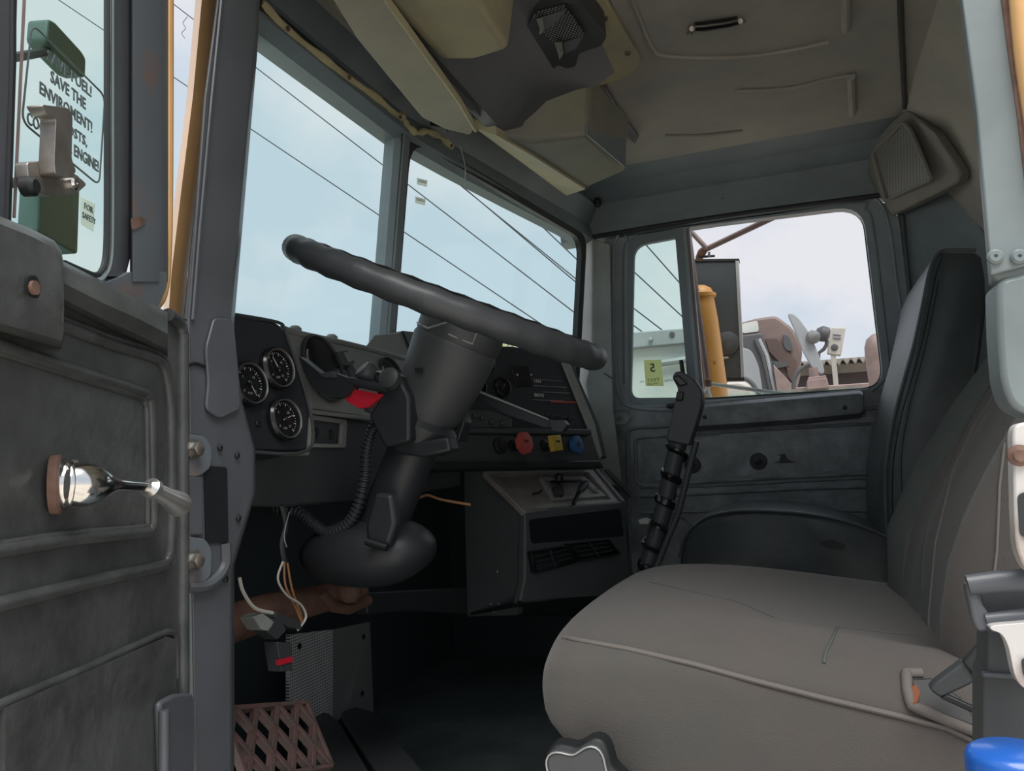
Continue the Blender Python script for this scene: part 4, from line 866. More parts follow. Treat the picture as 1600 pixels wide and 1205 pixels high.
# ================================================================== UNDER THE DASH
ped = thing('pedal_grate', 'red brown rusty open grate pedal at the door sill', 'pedal', PY(430, 1160, .60))
pg = V(0, -.80, .60).normalized(); pg0 = PY(430, 1160, .60)
def Pg(px, py, d=0.): return PL(px, py, pg0+pg*d, pg)
u = (Pg(500, 1150)-Pg(380, 1165)).normalized(); v = pg.cross(u).normalized()
if v.z < 0: v = -v
c0 = pg0
def bar(a, b, r=.0035, nm='grate_bar'):
    a = c0+u*a[0]+v*a[1]; b = c0+u*b[0]+v*b[1]
    w = (b-a).normalized().cross(pg)*r
    return prism(nm, [a+w-pg*.008, b+w-pg*.008, b+w, a+w][:0] or [a-w, a+w, b+w, b-w], pg*.010, M['stepred'], ped, bevel=.0012)
wx, hy_, nx_, ny_ = .135, .085, 4, 3
ex = wx/nx_; ey = hy_/ny_
for i in range(nx_+1):
    for j in range(ny_+1):
        x0 = -wx/2+i*ex; y0 = -hy_/2+j*ey
        off = ex/2 if j % 2 else 0
        if j < ny_:
            o2 = ex/2 if (j+1) % 2 else 0
            for dx in ((0, 1) if not j % 2 else (-1, 0)):
                if j % 2: pa, pb = (x0+off, y0), (x0+off+(dx+.5)*ex, y0+ey)
                else: pa, pb = (x0, y0), (x0+(dx-.5)*ex, y0+ey)
                if abs(pb[0]) < wx/2+.001 and abs(pa[0]) < wx/2+.001: bar(pa, pb)
for a, b in (((-wx/2, -hy_/2), (wx/2, -hy_/2)), ((-wx/2, hy_/2), (wx/2, hy_/2)), ((-wx/2, -hy_/2), (-wx/2, hy_/2)), ((wx/2, -hy_/2), (wx/2, hy_/2))): bar(a, b, .003, 'grate_rim')
kp = prism('kick_panel', [PY(x, y, .93) for x, y in [(452, 992), (520, 984), (520, 1135), (452, 1108)]], (0, .008, 0), M['kick']); tag(kp, 'perforated grey steel sheet on the toe board', 'panel')
p2 = prism('sheet_return', [PY(520, 984, .93), PY(578, 972, .94), PY(584, 1115, .94), PY(545, 1108, .93), PY(520, 1135, .93)], (0, .008, 0), M['silver'], kp)
for x, y in [(468, 1010), (568, 995), (566, 1084)]: lathe('bolt_hole', [(.006, 0), (.006, .001)], PY(x, y, .929), (0, -1, 0), M['black'], kp, 14)
for ps, lab in (([(484, 1112), (512, 1114), (530, 1128), (596, 1240), (515, 1240), (470, 1160)], 'left dark flat steel rail on the cab floor'), ([(533, 1112), (556, 1104), (584, 1112), (690, 1240), (610, 1240), (537, 1128)], 'right dark flat steel rail on the cab floor')):
    r_ = prism('floor_rail', rounded([PZ(x, y, .30) for x, y in ps], .01), (0, 0, -.1), M['dashdark'], None, bevel=.003); tag(r_, lab, 'rail')
tag(lathe('floor_bolt', [(.012, 0), (.012, .008), (.004, .012)], PZ(557, 1172, .235), (0, 0, 1), M['steel'], None, 16), 'round headed bolt between the two floor rails', 'bolt')
sb = thing('steering_shaft', 'brown rusty steering shaft below the column boot', 'shaft', PY(480, 940, .70))
tube('shaft_tube', [PY(x, y, .72) for x, y in [(330, 985), (420, 955), (505, 935), (560, 925)]], [.026, .025, .022, .02], M['brown'], sb, 20)
lathe('shaft_joint', [(.014, -.02), (.020, -.012), (.021, .004), (.014, .012), (.004, .014)], PY(548, 922, .69), (0, -1, .2), M['rust'], sb, 24)
tube('joint_yoke', [PY(x, y, .70) for x, y in [(500, 925), (520, 948), (545, 952), (575, 938)]], .009, M['brown'], sb, 10)
cb = prism('cross_beam', [PY(x, y, .80) for x, y in [(575, 925), (735, 918), (735, 962), (640, 955), (575, 960)]], (0, .03, 0), M['plastic'], None, bevel=.004); tag(cb, 'black beam under the dashboard beside the heater console', 'beam')
def wire(ps, y, m, lab, nm='loose_wire', r=.0016, grp=None):
    return tag(tube(nm, smoothpath([PY(a, b, y) for a, b in ps], 5), r, M[m], None, 6), lab, 'wire', grp)
wire([(374, 903), (380, 925), (398, 950), (426, 958)], .62, 'wirewhite', 'short white wire curving beside the door pillar', r=.0022)
wire([(442, 878), (434, 905), (448, 930), (470, 945), (478, 965), (465, 985)], .64, 'wirewhite', 'longest white wire of the dangling bundle')
wire([(444, 879), (446, 915), (462, 950), (472, 975)], .645, 'wirebrown', 'left brown wire of the dangling bundle')
wire([(449, 880), (456, 920), (468, 955), (474, 972)], .65, 'wirebrown', 'right brown wire of the dangling bundle')
wire([(440, 790), (446, 820), (440, 850), (444, 880)], .655, 'plastic', 'dark cable feeding the dangling wire bundle', r=.004)
wire([(452, 800), (444, 835), (448, 855)], .65, 'silver', 'thin pale wire above the dangling bundle', r=.0009)
for ps, m, lab in (([(396, 965), (410, 958), (428, 972), (420, 986), (408, 984)], 'dash', 'grey plug at the end of the white wire'),
                   ([(424, 966), (440, 968), (448, 985), (434, 1000), (418, 988)], 'plastic', 'black plug hanging next to the grey plug'),
                   ([(432, 955), (470, 972), (472, 984), (450, 980), (430, 966)], 'plastic', 'flat black connector at the end of the brown wires'),
                   ([(433, 1003), (455, 1005), (458, 1048), (440, 1050)], 'plastic', 'black relay plug hanging in front of the perforated sheet')):
    p = prism('wire_connector', rounded([PY(x, y, .62) for x, y in ps], .002), (0, .02, 0), M[m], None, bevel=.002); tag(p, lab, 'connector')
prism('red_band', [PY(x, y, .6185) for x, y in [(434, 1032), (456, 1026), (458, 1034), (436, 1040)]], (0, .004, 0), M['red'], p)
tag(tube('cable_loop', smoothpath([PX(x, y, .62) for x, y in [(610, 772), (650, 778), (668, 774), (690, 781), (735, 789)]]), .002, M['wirebrown'], None, 6), 'thin brown wire crossing behind the steering column', 'wire')

# ================================================================== GEAR SHIFT
gs = thing('gear_lever', 'tall gear lever with a hooked black grip and spiral wrapped stem', 'gear lever', (1.0, .33, .2))
gy = [(1050, 590), (1054, 581), (1066, 580), (1086, 594), (1097, 610), (1097, 630), (1092, 650), (1077, 697), (1040, 688), (1052, 640), (1056, 618), (1060, 608)]
prism('grip', rounded([PX(x, y, .975) for x, y in gy], .006, 3), (.045, 0, 0), M['plastic'], gs, bevel=.012)
prism('range_switch', rounded([PX(x, y, .968) for x, y in [(1057, 612), (1068, 612), (1067, 626), (1056, 626)]], .003), (.01, 0, 0), M['gloss'], gs, bevel=.002)
prism('range_tab', [PX(x, y, .970) for x, y in [(1050, 590), (1060, 586), (1074, 600), (1062, 604)]], (.01, 0, 0), M['gloss'], gs, bevel=.002)
sp_ = smoothpath([PX(x, y, 1.0) for x, y in [(1060, 690), (1048, 745), (1036, 800), (1020, 855), (1008, 900), (990, 960)]]+[V(1.0, .36, .21)], 6)
tube('stem', sp_, .0165, M['plastic'], gs, 14)
hel = []; n = len(sp_)
for i in range(n-1):
    for k in range(8):
        t = k/8; p = sp_[i].lerp(sp_[i+1], t); a = (i+t)*1.55; hel.append(p+V(math.cos(a), math.sin(a), 0)*.0165)
tube('spiral_wrap', hel, .0042, M['gloss'], gs, 8, flat=2.0)
tag(tube('shift_air_line', smoothpath([PX(x, y, .985) for x, y in [(1088, 690), (1075, 740), (1060, 800), (1040, 850), (1020, 900)]]), .006, M['plastic'], None, 10), 'smooth black air line running down beside the gear lever', 'hose')
tag(prism('cable_tie', [PX(x, y, .97) for x, y in [(996, 812), (1016, 812), (1014, 820), (998, 820)]], (.05, 0, 0), M['dash'], None, bevel=.003), 'pale tie around the foot of the gear lever', 'cable tie')
bt = [[V(1.0+r*math.cos(a), .36+r*math.sin(a), z) for a in [2*math.pi*i/24 for i in range(24)]] for r, z in ((.12, .2), (.115, .23), (.09, .25), (.095, .27), (.065, .29), (.07, .31), (.04, .33), (.02, .34))]
loft('floor_boot', bt, M['rubber'], gs)

# ================================================================== SEATS
from mathutils.bvhtree import BVHTree
def caster(o):
    bpy.context.view_layer.update()
    dg = bpy.context.evaluated_depsgraph_get(); e = o.evaluated_get(dg); me = e.to_mesh(); mw = e.matrix_world.copy()
    t = BVHTree.FromPolygons([mw @ v.co for v in me.vertices], [tuple(p.vertices) for p in me.polygons]); e.to_mesh_clear()
    def f(px, py, d=.0008):
        r = ray(px, py).normalized(); h = t.ray_cast(CP, r)
        return None if h[0] is None else h[0]-r*d
    return f
def castline(f, ps, k=5, d=.0008):
    o = []
    for i in range(len(ps)-1):
        for j in range(k): o.append(f(ps[i][0]+(ps[i+1][0]-ps[i][0])*j/k, ps[i][1]+(ps[i+1][1]-ps[i][1])*j/k, d))
    o.append(f(ps[-1][0], ps[-1][1], d)); return [p for p in o if p is not None]
def cush_section(xc, w, yt, zt, zb, dome, bol, wall=.5):
    """closed x-z cross section at depth yt"""
    pts = []
    n = 20
    for i in range(n+1):                                   # top, from -w to w
        s = -1+2*i/n; e = abs(s)**6
        z = zt+dome*(1-s*s)+bol*math.exp(-((abs(s)-.78)/.16)**2)-.022*e
        pts.append(V(xc+w*s*(1-.0*e), yt, z))
    for i in range(1, 8):
        s = i/8; pts.append(V(xc+w*(1+.025*math.sin(math.pi*s)), yt, zt-.022+(zb-zt+.022)*s))
    for i in range(11):
        s = 1-2*i/10; pts.append(V(xc+w*.96*s, yt, zb))
    for i in range(1, 8):
        s = 1-i/8; pts.append(V(xc-w*(1+.025*math.sin(math.pi*s)), yt, zt-.022+(zb-zt+.022)*s))
    return pts
ds = thing('driver_seat', 'grey brown fabric driver seat with worn cushion and green grey bolsters', 'seat', (.52, .05, .2))
stn = [(.262, .20, .560, .535, 0, 0), (.258, .240, .575, .520, .004, 0), (.245, .265, .590, .503, .006, .001), (.220, .276, .598, .484, .008, .003), (.18, .28, .600, .462, .008, .006), (.10, .28, .596, .435, .004, .010), (.02, .28, .586, .415, -.002, .013), (-.06, .28, .574, .41, -.006, .014), (-.12, .28, .566, .41, -.008, .014), (-.17, .275, .562, .41, -.006, .012), (-.20, .25, .55, .42, 0, .0)]
cu = loft('cushion', [cush_section(.53, w, y, zt, zb_, d, b) for y, w, zt, zb_, d, b in stn], M['fabric'], ds, sub=1)
cc = caster(cu)
tube('piping', castline(cc, [(852, 990), (900, 1000), (980, 1014), (1080, 1037), (1180, 1064), (1290, 1092), (1400, 1118), (1480, 1138), (1536, 1165)]), .0024, M['piping'], ds, 8)
tube('panel_seam', castline(cc, [(1308, 980), (1300, 1000), (1290, 1020), (1287, 1037)]), .0016, M['fabricgreen'], ds, 6)
tube('panel_seam', castline(cc, [(1308, 980), (1360, 986), (1445, 996)]), .0012, M['fabricgreen'], ds, 6)
tube('panel_seam', castline(cc, [(1015, 910), (1070, 922), (1150, 940), (1210, 965), (1290, 978)]), .0009, M['fabricgreen'], ds, 6)

# backrest: closed x-y sections climbing the lean
def back_section(xc, w, y, z, t, bol, lean):
    pts = []; n = 22
    for i in range(n+1):
        s = -1+2*i/n
        f = bol*math.exp(-((abs(s)-.74)/.17)**2)+.006*math.exp(-((abs(s)-.38)/.05)**2)-.05*abs(s)**8
        pts.append(V(xc+w*s, y+f, z+lean*f))
    for i in range(1, 5): s = i/5; pts.append(V(xc+w, y-.05-(t-.05)*s, z))
    for i in range(9): s = 1-2*i/8; pts.append(V(xc+w*.97*s, y-t, z))
    for i in range(1, 5): s = 1-i/5; pts.append(V(xc-w, y-.05-(t-.05)*s, z))
    return pts
bst = [(-.13, .50, .20, .08, .0), (-.135, .52, .255, .10, .012), (-.145, .56, .275, .11, .022), (-.165, .64, .285, .115, .034), (-.210, .72, .285, .12, .038), (-.262, .80, .28, .12, .036), (-.318, .88, .27, .115, .030), (-.375, .97, .255, .105, .022), (-.42, 1.06, .23, .095, .014), (-.45, 1.13, .20, .085, .006), (-.465, 1.165, .165, .07, 0), (-.475, 1.18, .11, .04, 0)]
bk = loft('backrest', [back_section(.53, w, y+.02, z, t, b, .35) for y, z, w, t, b in bst], M['fabric'], ds, sub=1)
cb_ = caster(bk)
for ps, nm, r in (([(1452, 1050), (1452, 960), (1462, 850), (1488, 740), (1520, 670), (1556, 612)], 'centre_piping', .002), ([(1440, 925), (1444, 860), (1456, 800), (1490, 705), (1530, 625), (1556, 590)], 'bolster_crease', .0012), ([(1546, 960), (1558, 860), (1562, 760), (1575, 650)], 'centre_piping', .0012)):
    tube(nm, castline(cb_, ps), r, M['piping'] if nm == 'centre_piping' else M['fabricgreen'], ds, 8)
# greenish far bolster cover
gb = []
for y, z, w, t, b in bst[1:10]:
    row = []
    for s in (.56, .62, .70, .78, .86, .92, .97, 1.0):
        f = b*math.exp(-((abs(s)-.74)/.17)**2)-.05*abs(s)**8
        row.append(V(.53+w*s+(.002 if s > .95 else 0), y+.02+f+.0022, z+.35*f))
    row += [V(.53+w*1.012, y-.03, z), V(.53+w*1.0, y-.03, z), V(.53+w*.9, y-.02, z), V(.53+w*.56, y+.0, z)]
    gb.append(row)
loft('bolster_cover', gb, M['fabricgreen'], ds)
# base below the cushion
prism('seat_base', [V(.30, .20, .2), V(.30, .20, .40), V(.76, .20, .40), V(.76, .20, .2)], (0, -.36, 0), M['dark'], ds, bevel=.01)
prism('seat_pan', [V(.27, .22, .40), V(.79, .22, .40), V(.79, -.18, .40), V(.27, -.18, .40)], (0, 0, .03), M['dark'], ds)
# torn rear corner showing foam
def patch(nm, ps, m, d, th=.003):
    q = [cc(x, y, d) for x, y in ps]; q = [p for p in q if p is not None]
    return prism(nm, q, (CP-q[0]).normalized()*th, m, ds, bevel=.0008)
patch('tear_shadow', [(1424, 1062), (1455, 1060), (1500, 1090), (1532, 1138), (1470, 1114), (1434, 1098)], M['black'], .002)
tube('torn_cover', castline(cc, [(1440, 1052), (1416, 1052), (1418, 1078), (1424, 1102), (1470, 1122), (1540, 1150)], d=.003), .0045, M['piping'], ds, 10)
patch('exposed_foam', [(1424, 1074), (1431, 1068), (1438, 1082), (1434, 1098), (1426, 1102)], M['foam'], .005)

# adjuster knob
kb = thing('seat_adjuster_knob', 'dark lobed adjuster knob at the front corner of the driver seat', 'knob', PX(915, 1195, .19))
def lobes(cx, cy, x, rr, amp, k, ph, n=60):
    c = PX(cx, cy, x); return [c+V(0, math.cos(a)*(rr+amp*math.cos(k*a+ph)), math.sin(a)*(rr+amp*math.cos(k*a+ph))) for a in [2*math.pi*i/n for i in range(n)]]
KCX, KCY = 908, 1232
prism('knob_body', lobes(KCX+4, KCY-6, .20, .036, .005, 5, 2.6), (.025, 0, 0), M['black'], kb, bevel=.004)
prism('knob_face', lobes(KCX, KCY, .185, .033, .0048, 5, 2.6), (.016, 0, 0), M['dashdark'], kb, bevel=.003)
tube('knob_edge', lobes(KCX, KCY, .1845, .032, .0048, 5, 2.6), .0008, M['silver'], kb, 6, closed=True)
tag(prism('seat_latch', [PX(x, y, .21) for x, y in [(868, 1180), (892, 1174), (884, 1190), (872, 1188)]], (.02, 0, 0), M['steel'], None, bevel=.001), 'small steel catch left of the lobed seat knob', 'latch')

# passenger seat
ps_ = thing('passenger_seat', 'black leatherette passenger seat with a tall narrow backrest', 'seat', (1.5, -.05, .2))
def S_(px, py, x=1.30): return PX(px, py, x)
bp_ = [(1384, 930), (1388, 880), (1384, 840), (1380, 780), (1382, 720), (1392, 660), (1408, 600), (1425, 540), (1438, 480), (1448, 430), (1458, 403), (1468, 393)]
bb_ = [(1500, 930), (1500, 880), (1500, 840), (1505, 780), (1510, 720), (1517, 660), (1525, 600), (1535, 540), (1542, 480), (1540, 430), (1534, 400), (1524, 393)]
def bslice(x, k, inset):
    f = [S_(a, b) for a, b in bp_]; r = [S_(a, b) for a, b in bb_]
    pts = f+r[::-1]; c = sum(pts, Vector())/len(pts)
    return [V(x, c.y+(p.y-c.y)*(1-inset), c.z+(p.z-c.z)*(1-inset*.5)) for p in pts]
loft('backrest', [bslice(1.292, 0, .12), bslice(1.298, 0, .03), bslice(1.31, 0, 0), bslice(1.45, 0, .0), bslice(1.60, 0, .0), bslice(1.72, 0, 0), bslice(1.735, 0, .04), bslice(1.742, 0, .15)], M['leather'], ps_)
tube('backrest_piping', smoothpath([S_(a+3, b, 1.296) for a, b in bp_+[(1480, 391), (1522, 391)]], 4), .0036, M['paint'], ps_, 8)  # lighter material stands in for the bright highlight along the edge
tube('stitch_line', smoothpath([S_(a+14, b, 1.2925) for a, b in bp_[:-1]], 4), .0014, M['black'], ps_, 6)
tube('stitch_line', smoothpath([S_(a, b, 1.291) for a, b in [(1412, 800), (1408, 720), (1420, 640), (1446, 540), (1466, 440)]], 4), .001, M['rubber'], ps_, 6)
cp_ = [(1062, 905), (1063, 870), (1068, 842), (1082, 822), (1105, 806), (1140, 798), (1180, 796), (1240, 799), (1300, 808), (1350, 822), (1392, 840), (1400, 925), (1395, 990), (1080, 990)]
def cslice(x, inset):
    pts = [S_(a, b) for a, b in cp_]; c = sum(pts, Vector())/len(pts)
    return [V(x, c.y+(p.y-c.y)*(1-inset), c.z+(p.z-c.z)*(1-inset)+(.016*(1-inset) if 0 else 0)) for p in pts]
loft('cushion', [cslice(1.288, .12), cslice(1.295, .03), cslice(1.31, 0), cslice(1.40, -.03), cslice(1.50, -.045), cslice(1.62, -.03), cslice(1.71, 0), cslice(1.73, .05)], M['leather'], ps_)
tube('cushion_piping', smoothpath([S_(a, b+2, 1.293) for a, b in cp_[1:11]], 4), .0034, M['paint'], ps_, 8)  # piping lightened to imitate its specular line
tag(prism('scuff', rounded([S_(a, b, 1.2865) for a, b in [(1278, 848), (1300, 842), (1322, 852), (1318, 860), (1290, 856)]], .004), (.002, 0, 0), M['rubber'], ps_), 'dull scuff on the cushion side')
prism('seat_base', [V(1.33, .2, .2), V(1.33, .2, .46), V(1.33, -.2, .46), V(1.33, -.2, .2)], (.38, 0, 0), M['dark'], ps_, bevel=.01)

# ================================================================== NEAR RIGHT EDGE (door opening, behind the camera line)
def E_(px, py, x=-.01): return PX(px, py, x)
lt = thing('seat_belt_buckle', 'black seat belt tongue and anchor beside the driver backrest', 'seat belt', PX(1500, 1030, .22))
prism('belt_stalk', rounded([PX(x, y, .215) for x, y in [(1452, 1078), (1462, 1066), (1508, 1032), (1518, 1044), (1522, 1068), (1470, 1092)]], .003), (.014, 0, 0), M['plastic'], lt, bevel=.003)
prism('belt_webbing', [PX(x, y, .212) for x, y in [(1504, 1034), (1545, 988), (1552, 1000), (1552, 1030), (1520, 1056)]], (.006, 0, 0), M['rubber'], lt, bevel=.002)
prism('anchor_strap', [PX(x, y, .214) for x, y in [(1470, 1092), (1480, 1086), (1560, 1122), (1558, 1132)]], (.006, 0, 0), M['black'], lt, bevel=.001)
sk = thing('door_striker', 'chipped white door striker plate with a rusty bolt', 'latch', E_(1595, 770))
prism('striker_plate', rounded([E_(x, y, -.03) for x, y in [(1582, 672), (1592, 660), (1660, 655), (1660, 905), (1606, 900), (1588, 860), (1585, 800)]], .006), (.012, 0, 0), M['castwhite'], sk, bevel=.004)
lathe('striker_bolt', [(.0055, 0), (.0055, .002), (.0035, .003), (.003, .004)], E_(1592, 712, -.031), (-1, 0, 0), M['rust'], sk, 16)
prism('striker_slot', rounded([E_(x, y, -.0315) for x, y in [(1590, 772), (1610, 768), (1610, 842), (1594, 838)]], .003), (.001, 0, 0), M['rubber'], sk)
hk = thing('latch_bracket', 'dark two barred latch bracket at the edge of the door opening', 'bracket', E_(1560, 940))
tube('upper_bar', [E_(x, y) for x, y in [(1512, 915), (1560, 909), (1680, 903)]], [.0042, .0045, .0045], M['paint'], hk, 12, flat=1.3)
prism('bracket_cheek', rounded([E_(x, y) for x, y in [(1508, 912), (1524, 914), (1532, 940), (1548, 962), (1546, 985), (1530, 990), (1520, 970), (1514, 940)]], .003), (.01, 0, 0), M['paint'], hk, bevel=.003)
tube('lower_bar', [E_(x, y) for x, y in [(1540, 970), (1600, 965), (1680, 962)]], [.003, .0035, .0035], M['paint'], hk, 12, flat=1.3)
prism('bracket_web', [E_(x, y, .006) for x, y in [(1530, 918), (1680, 910), (1680, 962), (1545, 970)]], (.004, 0, 0), M['dashdark'], hk)
wl2 = thing('release_lever', 'chipped white door release lever under the dark bracket', 'lever', E_(1580, 1020))
prism('lever_blade', rounded([E_(x, y, -.02) for x, y in [(1547, 978), (1680, 966), (1680, 1090), (1600, 1078), (1586, 1060), (1576, 1010), (1566, 990), (1548, 985)]], .004), (.010, 0, 0), M['castwhite'], wl2, bevel=.003)
prism('lever_slot', rounded([E_(x, y, -.0215) for x, y in [(1596, 1030), (1620, 1026), (1620, 1062), (1600, 1058)]], .002), (.001, 0, 0), M['rubber'], wl2)
pb = thing('pillar_foot_panel', 'dark grey ribbed panel below the latch bracket', 'panel', E_(1570, 1100, .02))
prism('foot_panel', rounded([E_(x, y, .02) for x, y in [(1544, 985), (1680, 975), (1680, 1260), (1536, 1260), (1536, 1056), (1542, 1048)]], .003), (.03, 0, 0), M['dashdark'], pb, bevel=.003)
prism('foot_panel_ledge', [E_(x, y, .016) for x, y in [(1536, 1052), (1680, 1062), (1680, 1070), (1536, 1060)]], (.006, 0, 0), M['paint'], pb, bevel=.001)
bt_ = thing('blue_capped_bottle', 'bottle with a ridged bright blue screw cap at the bottom right corner', 'bottle', E_(1580, 1250, -.04))
bc_ = E_(1580, 1166, -.05)
lathe('bottle_cap', [(.0165, -.001), (.0195, -.003), (.0205, -.006), (.0205, -.020), (.0215, -.021), (.0215, -.026), (.018, -.027)], bc_, (0, 0, 1), M['capblue'], bt_, 40)
lathe('bottle_body', [(.016, -.027), (.018, -.035), (.034, -.060), (.036, -.075), (.036, -.20), (.030, -.205)], bc_, (0, 0, 1), M['palegrey'], bt_, 40)
o = box('trim_9', (.02, -.10, bc_.z-.215), (.22, .30, .02), M['paint']); tag(o, 'sill step of the driver door opening', kind='structure')

# ================================================================== OUTSIDE
GZ = -1.31
g = box('ground', (8, 4, -1.36), (90, 90, .1), M['ground']); tag(g, 'dusty earth yard around the truck', kind='structure')
# mirror arm outside the passenger door
MX = 2.18
ma = thing('door_mirror', 'tall rectangular truck mirror outside the passenger window', 'mirror', PX(1120, 500, MX))
def O_(px, py, x=MX): return PX(px, py, x)
prism('mirror_case', [O_(x, y) for x, y in [(1074, 407), (1153, 405), (1161, 592), (1092, 592)]], (.03, 0, 0), M['mirrorback'], ma, bevel=.004)
prism('mirror_rim', [O_(x, y, MX-.004) for x, y in [(1149, 406), (1154, 405), (1163, 592), (1158, 592)]], (.03, 0, 0), M['silver'], ma, bevel=.001)
prism('mirror_top_rim', [O_(x, y, MX-.004) for x, y in [(1073, 405), (1155, 404), (1155, 408), (1073, 409)]], (.035, 0, 0), M['black'], ma, bevel=.001)
prism('mirror_foot_rim', [O_(x, y, MX-.004) for x, y in [(1092, 590), (1163, 589), (1163, 595), (1092, 596)]], (.035, 0, 0), M['black'], ma, bevel=.001)
lathe('convex_spot', [(.040, 0), (.038, .006), (.020, .012), (.002, .014)], O_(1136, 537), (-1, 0, 0), M['mirrorspot'], ma, 32)
ab = thing('mirror_bracket', 'pink red oxide tube bracket carrying the door mirror', 'bracket', PX(1105, 594, 2.02))
tube('upright', [O_(x, y, 2.02) for x, y in [(1074, 350), (1106, 597)]], .0085, M['pinkpipe'], ab, 14)
tube('upright', [O_(x, y, 2.03) for x, y in [(1070, 350), (1098, 597)]], .0035, M['pinkpipe'], ab, 10)
tube('top_arm', [O_(x, y, 2.06) for x, y in [(1072, 354), (1104, 388)]], .008, M['pinkpipe'], ab, 12)
tube('top_arm', [O_(1100, 391, 2.10), O_(1212, 338, 1.95)], .009, M['pinkpipe'], ab, 12)
tube('joint', [O_(1092, 404, 2.12), O_(1097, 394, 2.10), O_(1104, 386, 2.08)], [.012, .014, .009], M['rust'], ab, 12)
tube('joint_plate', [O_(1090, 402, 2.10), O_(1117, 400, 2.10)], .004, M['truckdark'], ab, 8)
tube('joint_bolt', [O_(1108, 402, 2.09), O_(1108, 394, 2.09)], .004, M['steel'], ab, 8)
lathe('pivot', [(.004, -.014), (.011, -.010), (.013, 0), (.011, .010), (.004, .014)], O_(1106, 599, 2.0), (0, 0, 1), M['rust'], ab, 16)
for a, b in (((1110, 600), (1235, 617)), ((1108, 603), (1094, 625)), ((1104, 603), (1112, 628))):
    tube('lower_arm', [O_(*a, 2.0), O_(*b, 1.96)], .006, M['palewhite'], ab, 10)
cn = thing('air_cleaner', 'tall orange air cleaner canister with a domed top', 'air cleaner', O_(1096, 600, 2.09))
cb0 = PX(1106, 598, 2.085)
lathe('canister_body', [(.059, -.06), (.058, 0), (.048, .20), (.041, .272)], cb0, (0, 0, 1), M['canister'], cn, 40)
lathe('canister_lip', [(.041, .272), (.048, .274), (.049, .283), (.041, .288)], cb0, (0, 0, 1), M['canister'], cn, 40)
lathe('canister_dome', [(.040, .288), (.034, .302), (.016, .313), (.001, .315)], cb0, (0, 0, 1), M['canister'], cn, 40)
lathe('wing_nut', [(.006, 0), (.006, .008), (.003, .01)], O_(1117, 567, 2.012), (-1, 0, 0), M['canister'], cn, 8)
tag(tube('mirror_stalk', [O_(1127, 560, 2.10), O_(1138, 559, 2.10)], .0035, M['cream'], None, 8), 'small pale peg in front of the convex mirror spot', 'peg')
# the other truck
TX = 5.6
tr = thing('faded_red_truck', 'faded pinkish red truck cab parked beyond the passenger window', 'truck', PX(1190, 612, TX))
def T_(px, py, x=TX): return PX(px, py, x)
prism('cab_body', rounded([T_(x, y) for x, y in [(1120, 512), (1157, 504), (1183, 497), (1212, 493), (1222, 500), (1236, 510), (1247, 527), (1254, 550), (1250, 568), (1240, 598)]]+[V(TX, T_(1238, 640).y, -.75), V(TX, T_(1120, 640).y, -.75)], .03), (1.6, 0, 0), M['truckred'], tr, bevel=.02)
for yy in (-.1, 1.4):
    yy += T_(1180, 600).y-.6
    lathe('wheel', [(.30, -.12), (.50, -.14), (.55, -.10), (.55, .10), (.50, .14), (.30, .12)], V(TX+.25, yy, GZ+.55), (1, 0, 0), M['rubber'], tr, 32)
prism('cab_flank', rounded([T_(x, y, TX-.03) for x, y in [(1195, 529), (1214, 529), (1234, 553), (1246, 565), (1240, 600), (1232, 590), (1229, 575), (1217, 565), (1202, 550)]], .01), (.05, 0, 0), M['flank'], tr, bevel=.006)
prism('door_surround', rounded([T_(x, y, TX-.05) for x, y in [(1120, 524), (1159, 524), (1190, 520), (1199, 544), (1208, 571), (1217, 640), (1120, 640)]], .02), (.05, 0, 0), M['truckdark'], tr, bevel=.01)
prism('door_glass', rounded([T_(x, y, TX-.06) for x, y in [(1120, 544), (1161, 543), (1175, 548), (1186, 572), (1196, 640), (1120, 640)]], .04), (.02, 0, 0), M['truckglass'], tr, bevel=.004)
for k in (0, 1): tube('door_gutter', [T_(x+6*k, y, TX-.07) for x, y in [(1180, 530), (1192, 556), (1206, 618)]], .014, M['palegrey'] if k else M['truckdark'], tr, 8)
prism('side_window', rounded([T_(x, y, TX-.04) for x, y in [(1223, 521), (1232, 524), (1238, 538), (1237, 550), (1229, 548), (1224, 541)]], .02), (.05, 0, 0), M['truckdark'], tr, bevel=.004)
prism('worn_decal', rounded([T_(x, y, TX-.008) for x, y in [(1159, 506), (1184, 501), (1186, 518), (1160, 521)]], .02), (.01, 0, 0), M['palewhite'], tr)
prism('fender_gusset', [T_(x, y, TX-.12) for x, y in [(1208, 569), (1239, 602), (1240, 640), (1218, 640)]], (.05, 0, 0), M['pinkpipe'], tr, bevel=.006)
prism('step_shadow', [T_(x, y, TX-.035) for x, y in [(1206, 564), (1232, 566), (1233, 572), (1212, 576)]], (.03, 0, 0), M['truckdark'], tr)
dm = thing('tilted_mirror', 'pale grey oval mirror back tilted beside the faded red truck', 'mirror', T_(1270, 580, 4.6))
prism('mirror_shell', rounded([T_(x, y, 4.6) for x, y in [(1230, 490), (1238, 489), (1248, 497), (1262, 516), (1274, 541), (1289, 580), (1284, 586), (1270, 576), (1254, 548), (1240, 512)]], .02, 3), (.06, 0, 0), M['palegrey'], dm, bevel=.02)
lathe('mirror_knuckle', [(.028, -.03), (.040, -.01), (.042, .01), (.026, .035), (.005, .05)], T_(1270, 527, 4.58), (-.6, -.6, .2), M['knuckle'], dm, 24)
q_ = T_(1273, 600, 4.62)
tube('mirror_neck', [T_(1272, 575, 4.62), q_, V(4.62, q_.y, GZ)], .03, M['pinkpipe'], dm, 12)
rl_ = thing('work_light', 'small dark round lamp on a curved stalk beyond the window', 'lamp', T_(1286, 522, 4.8))
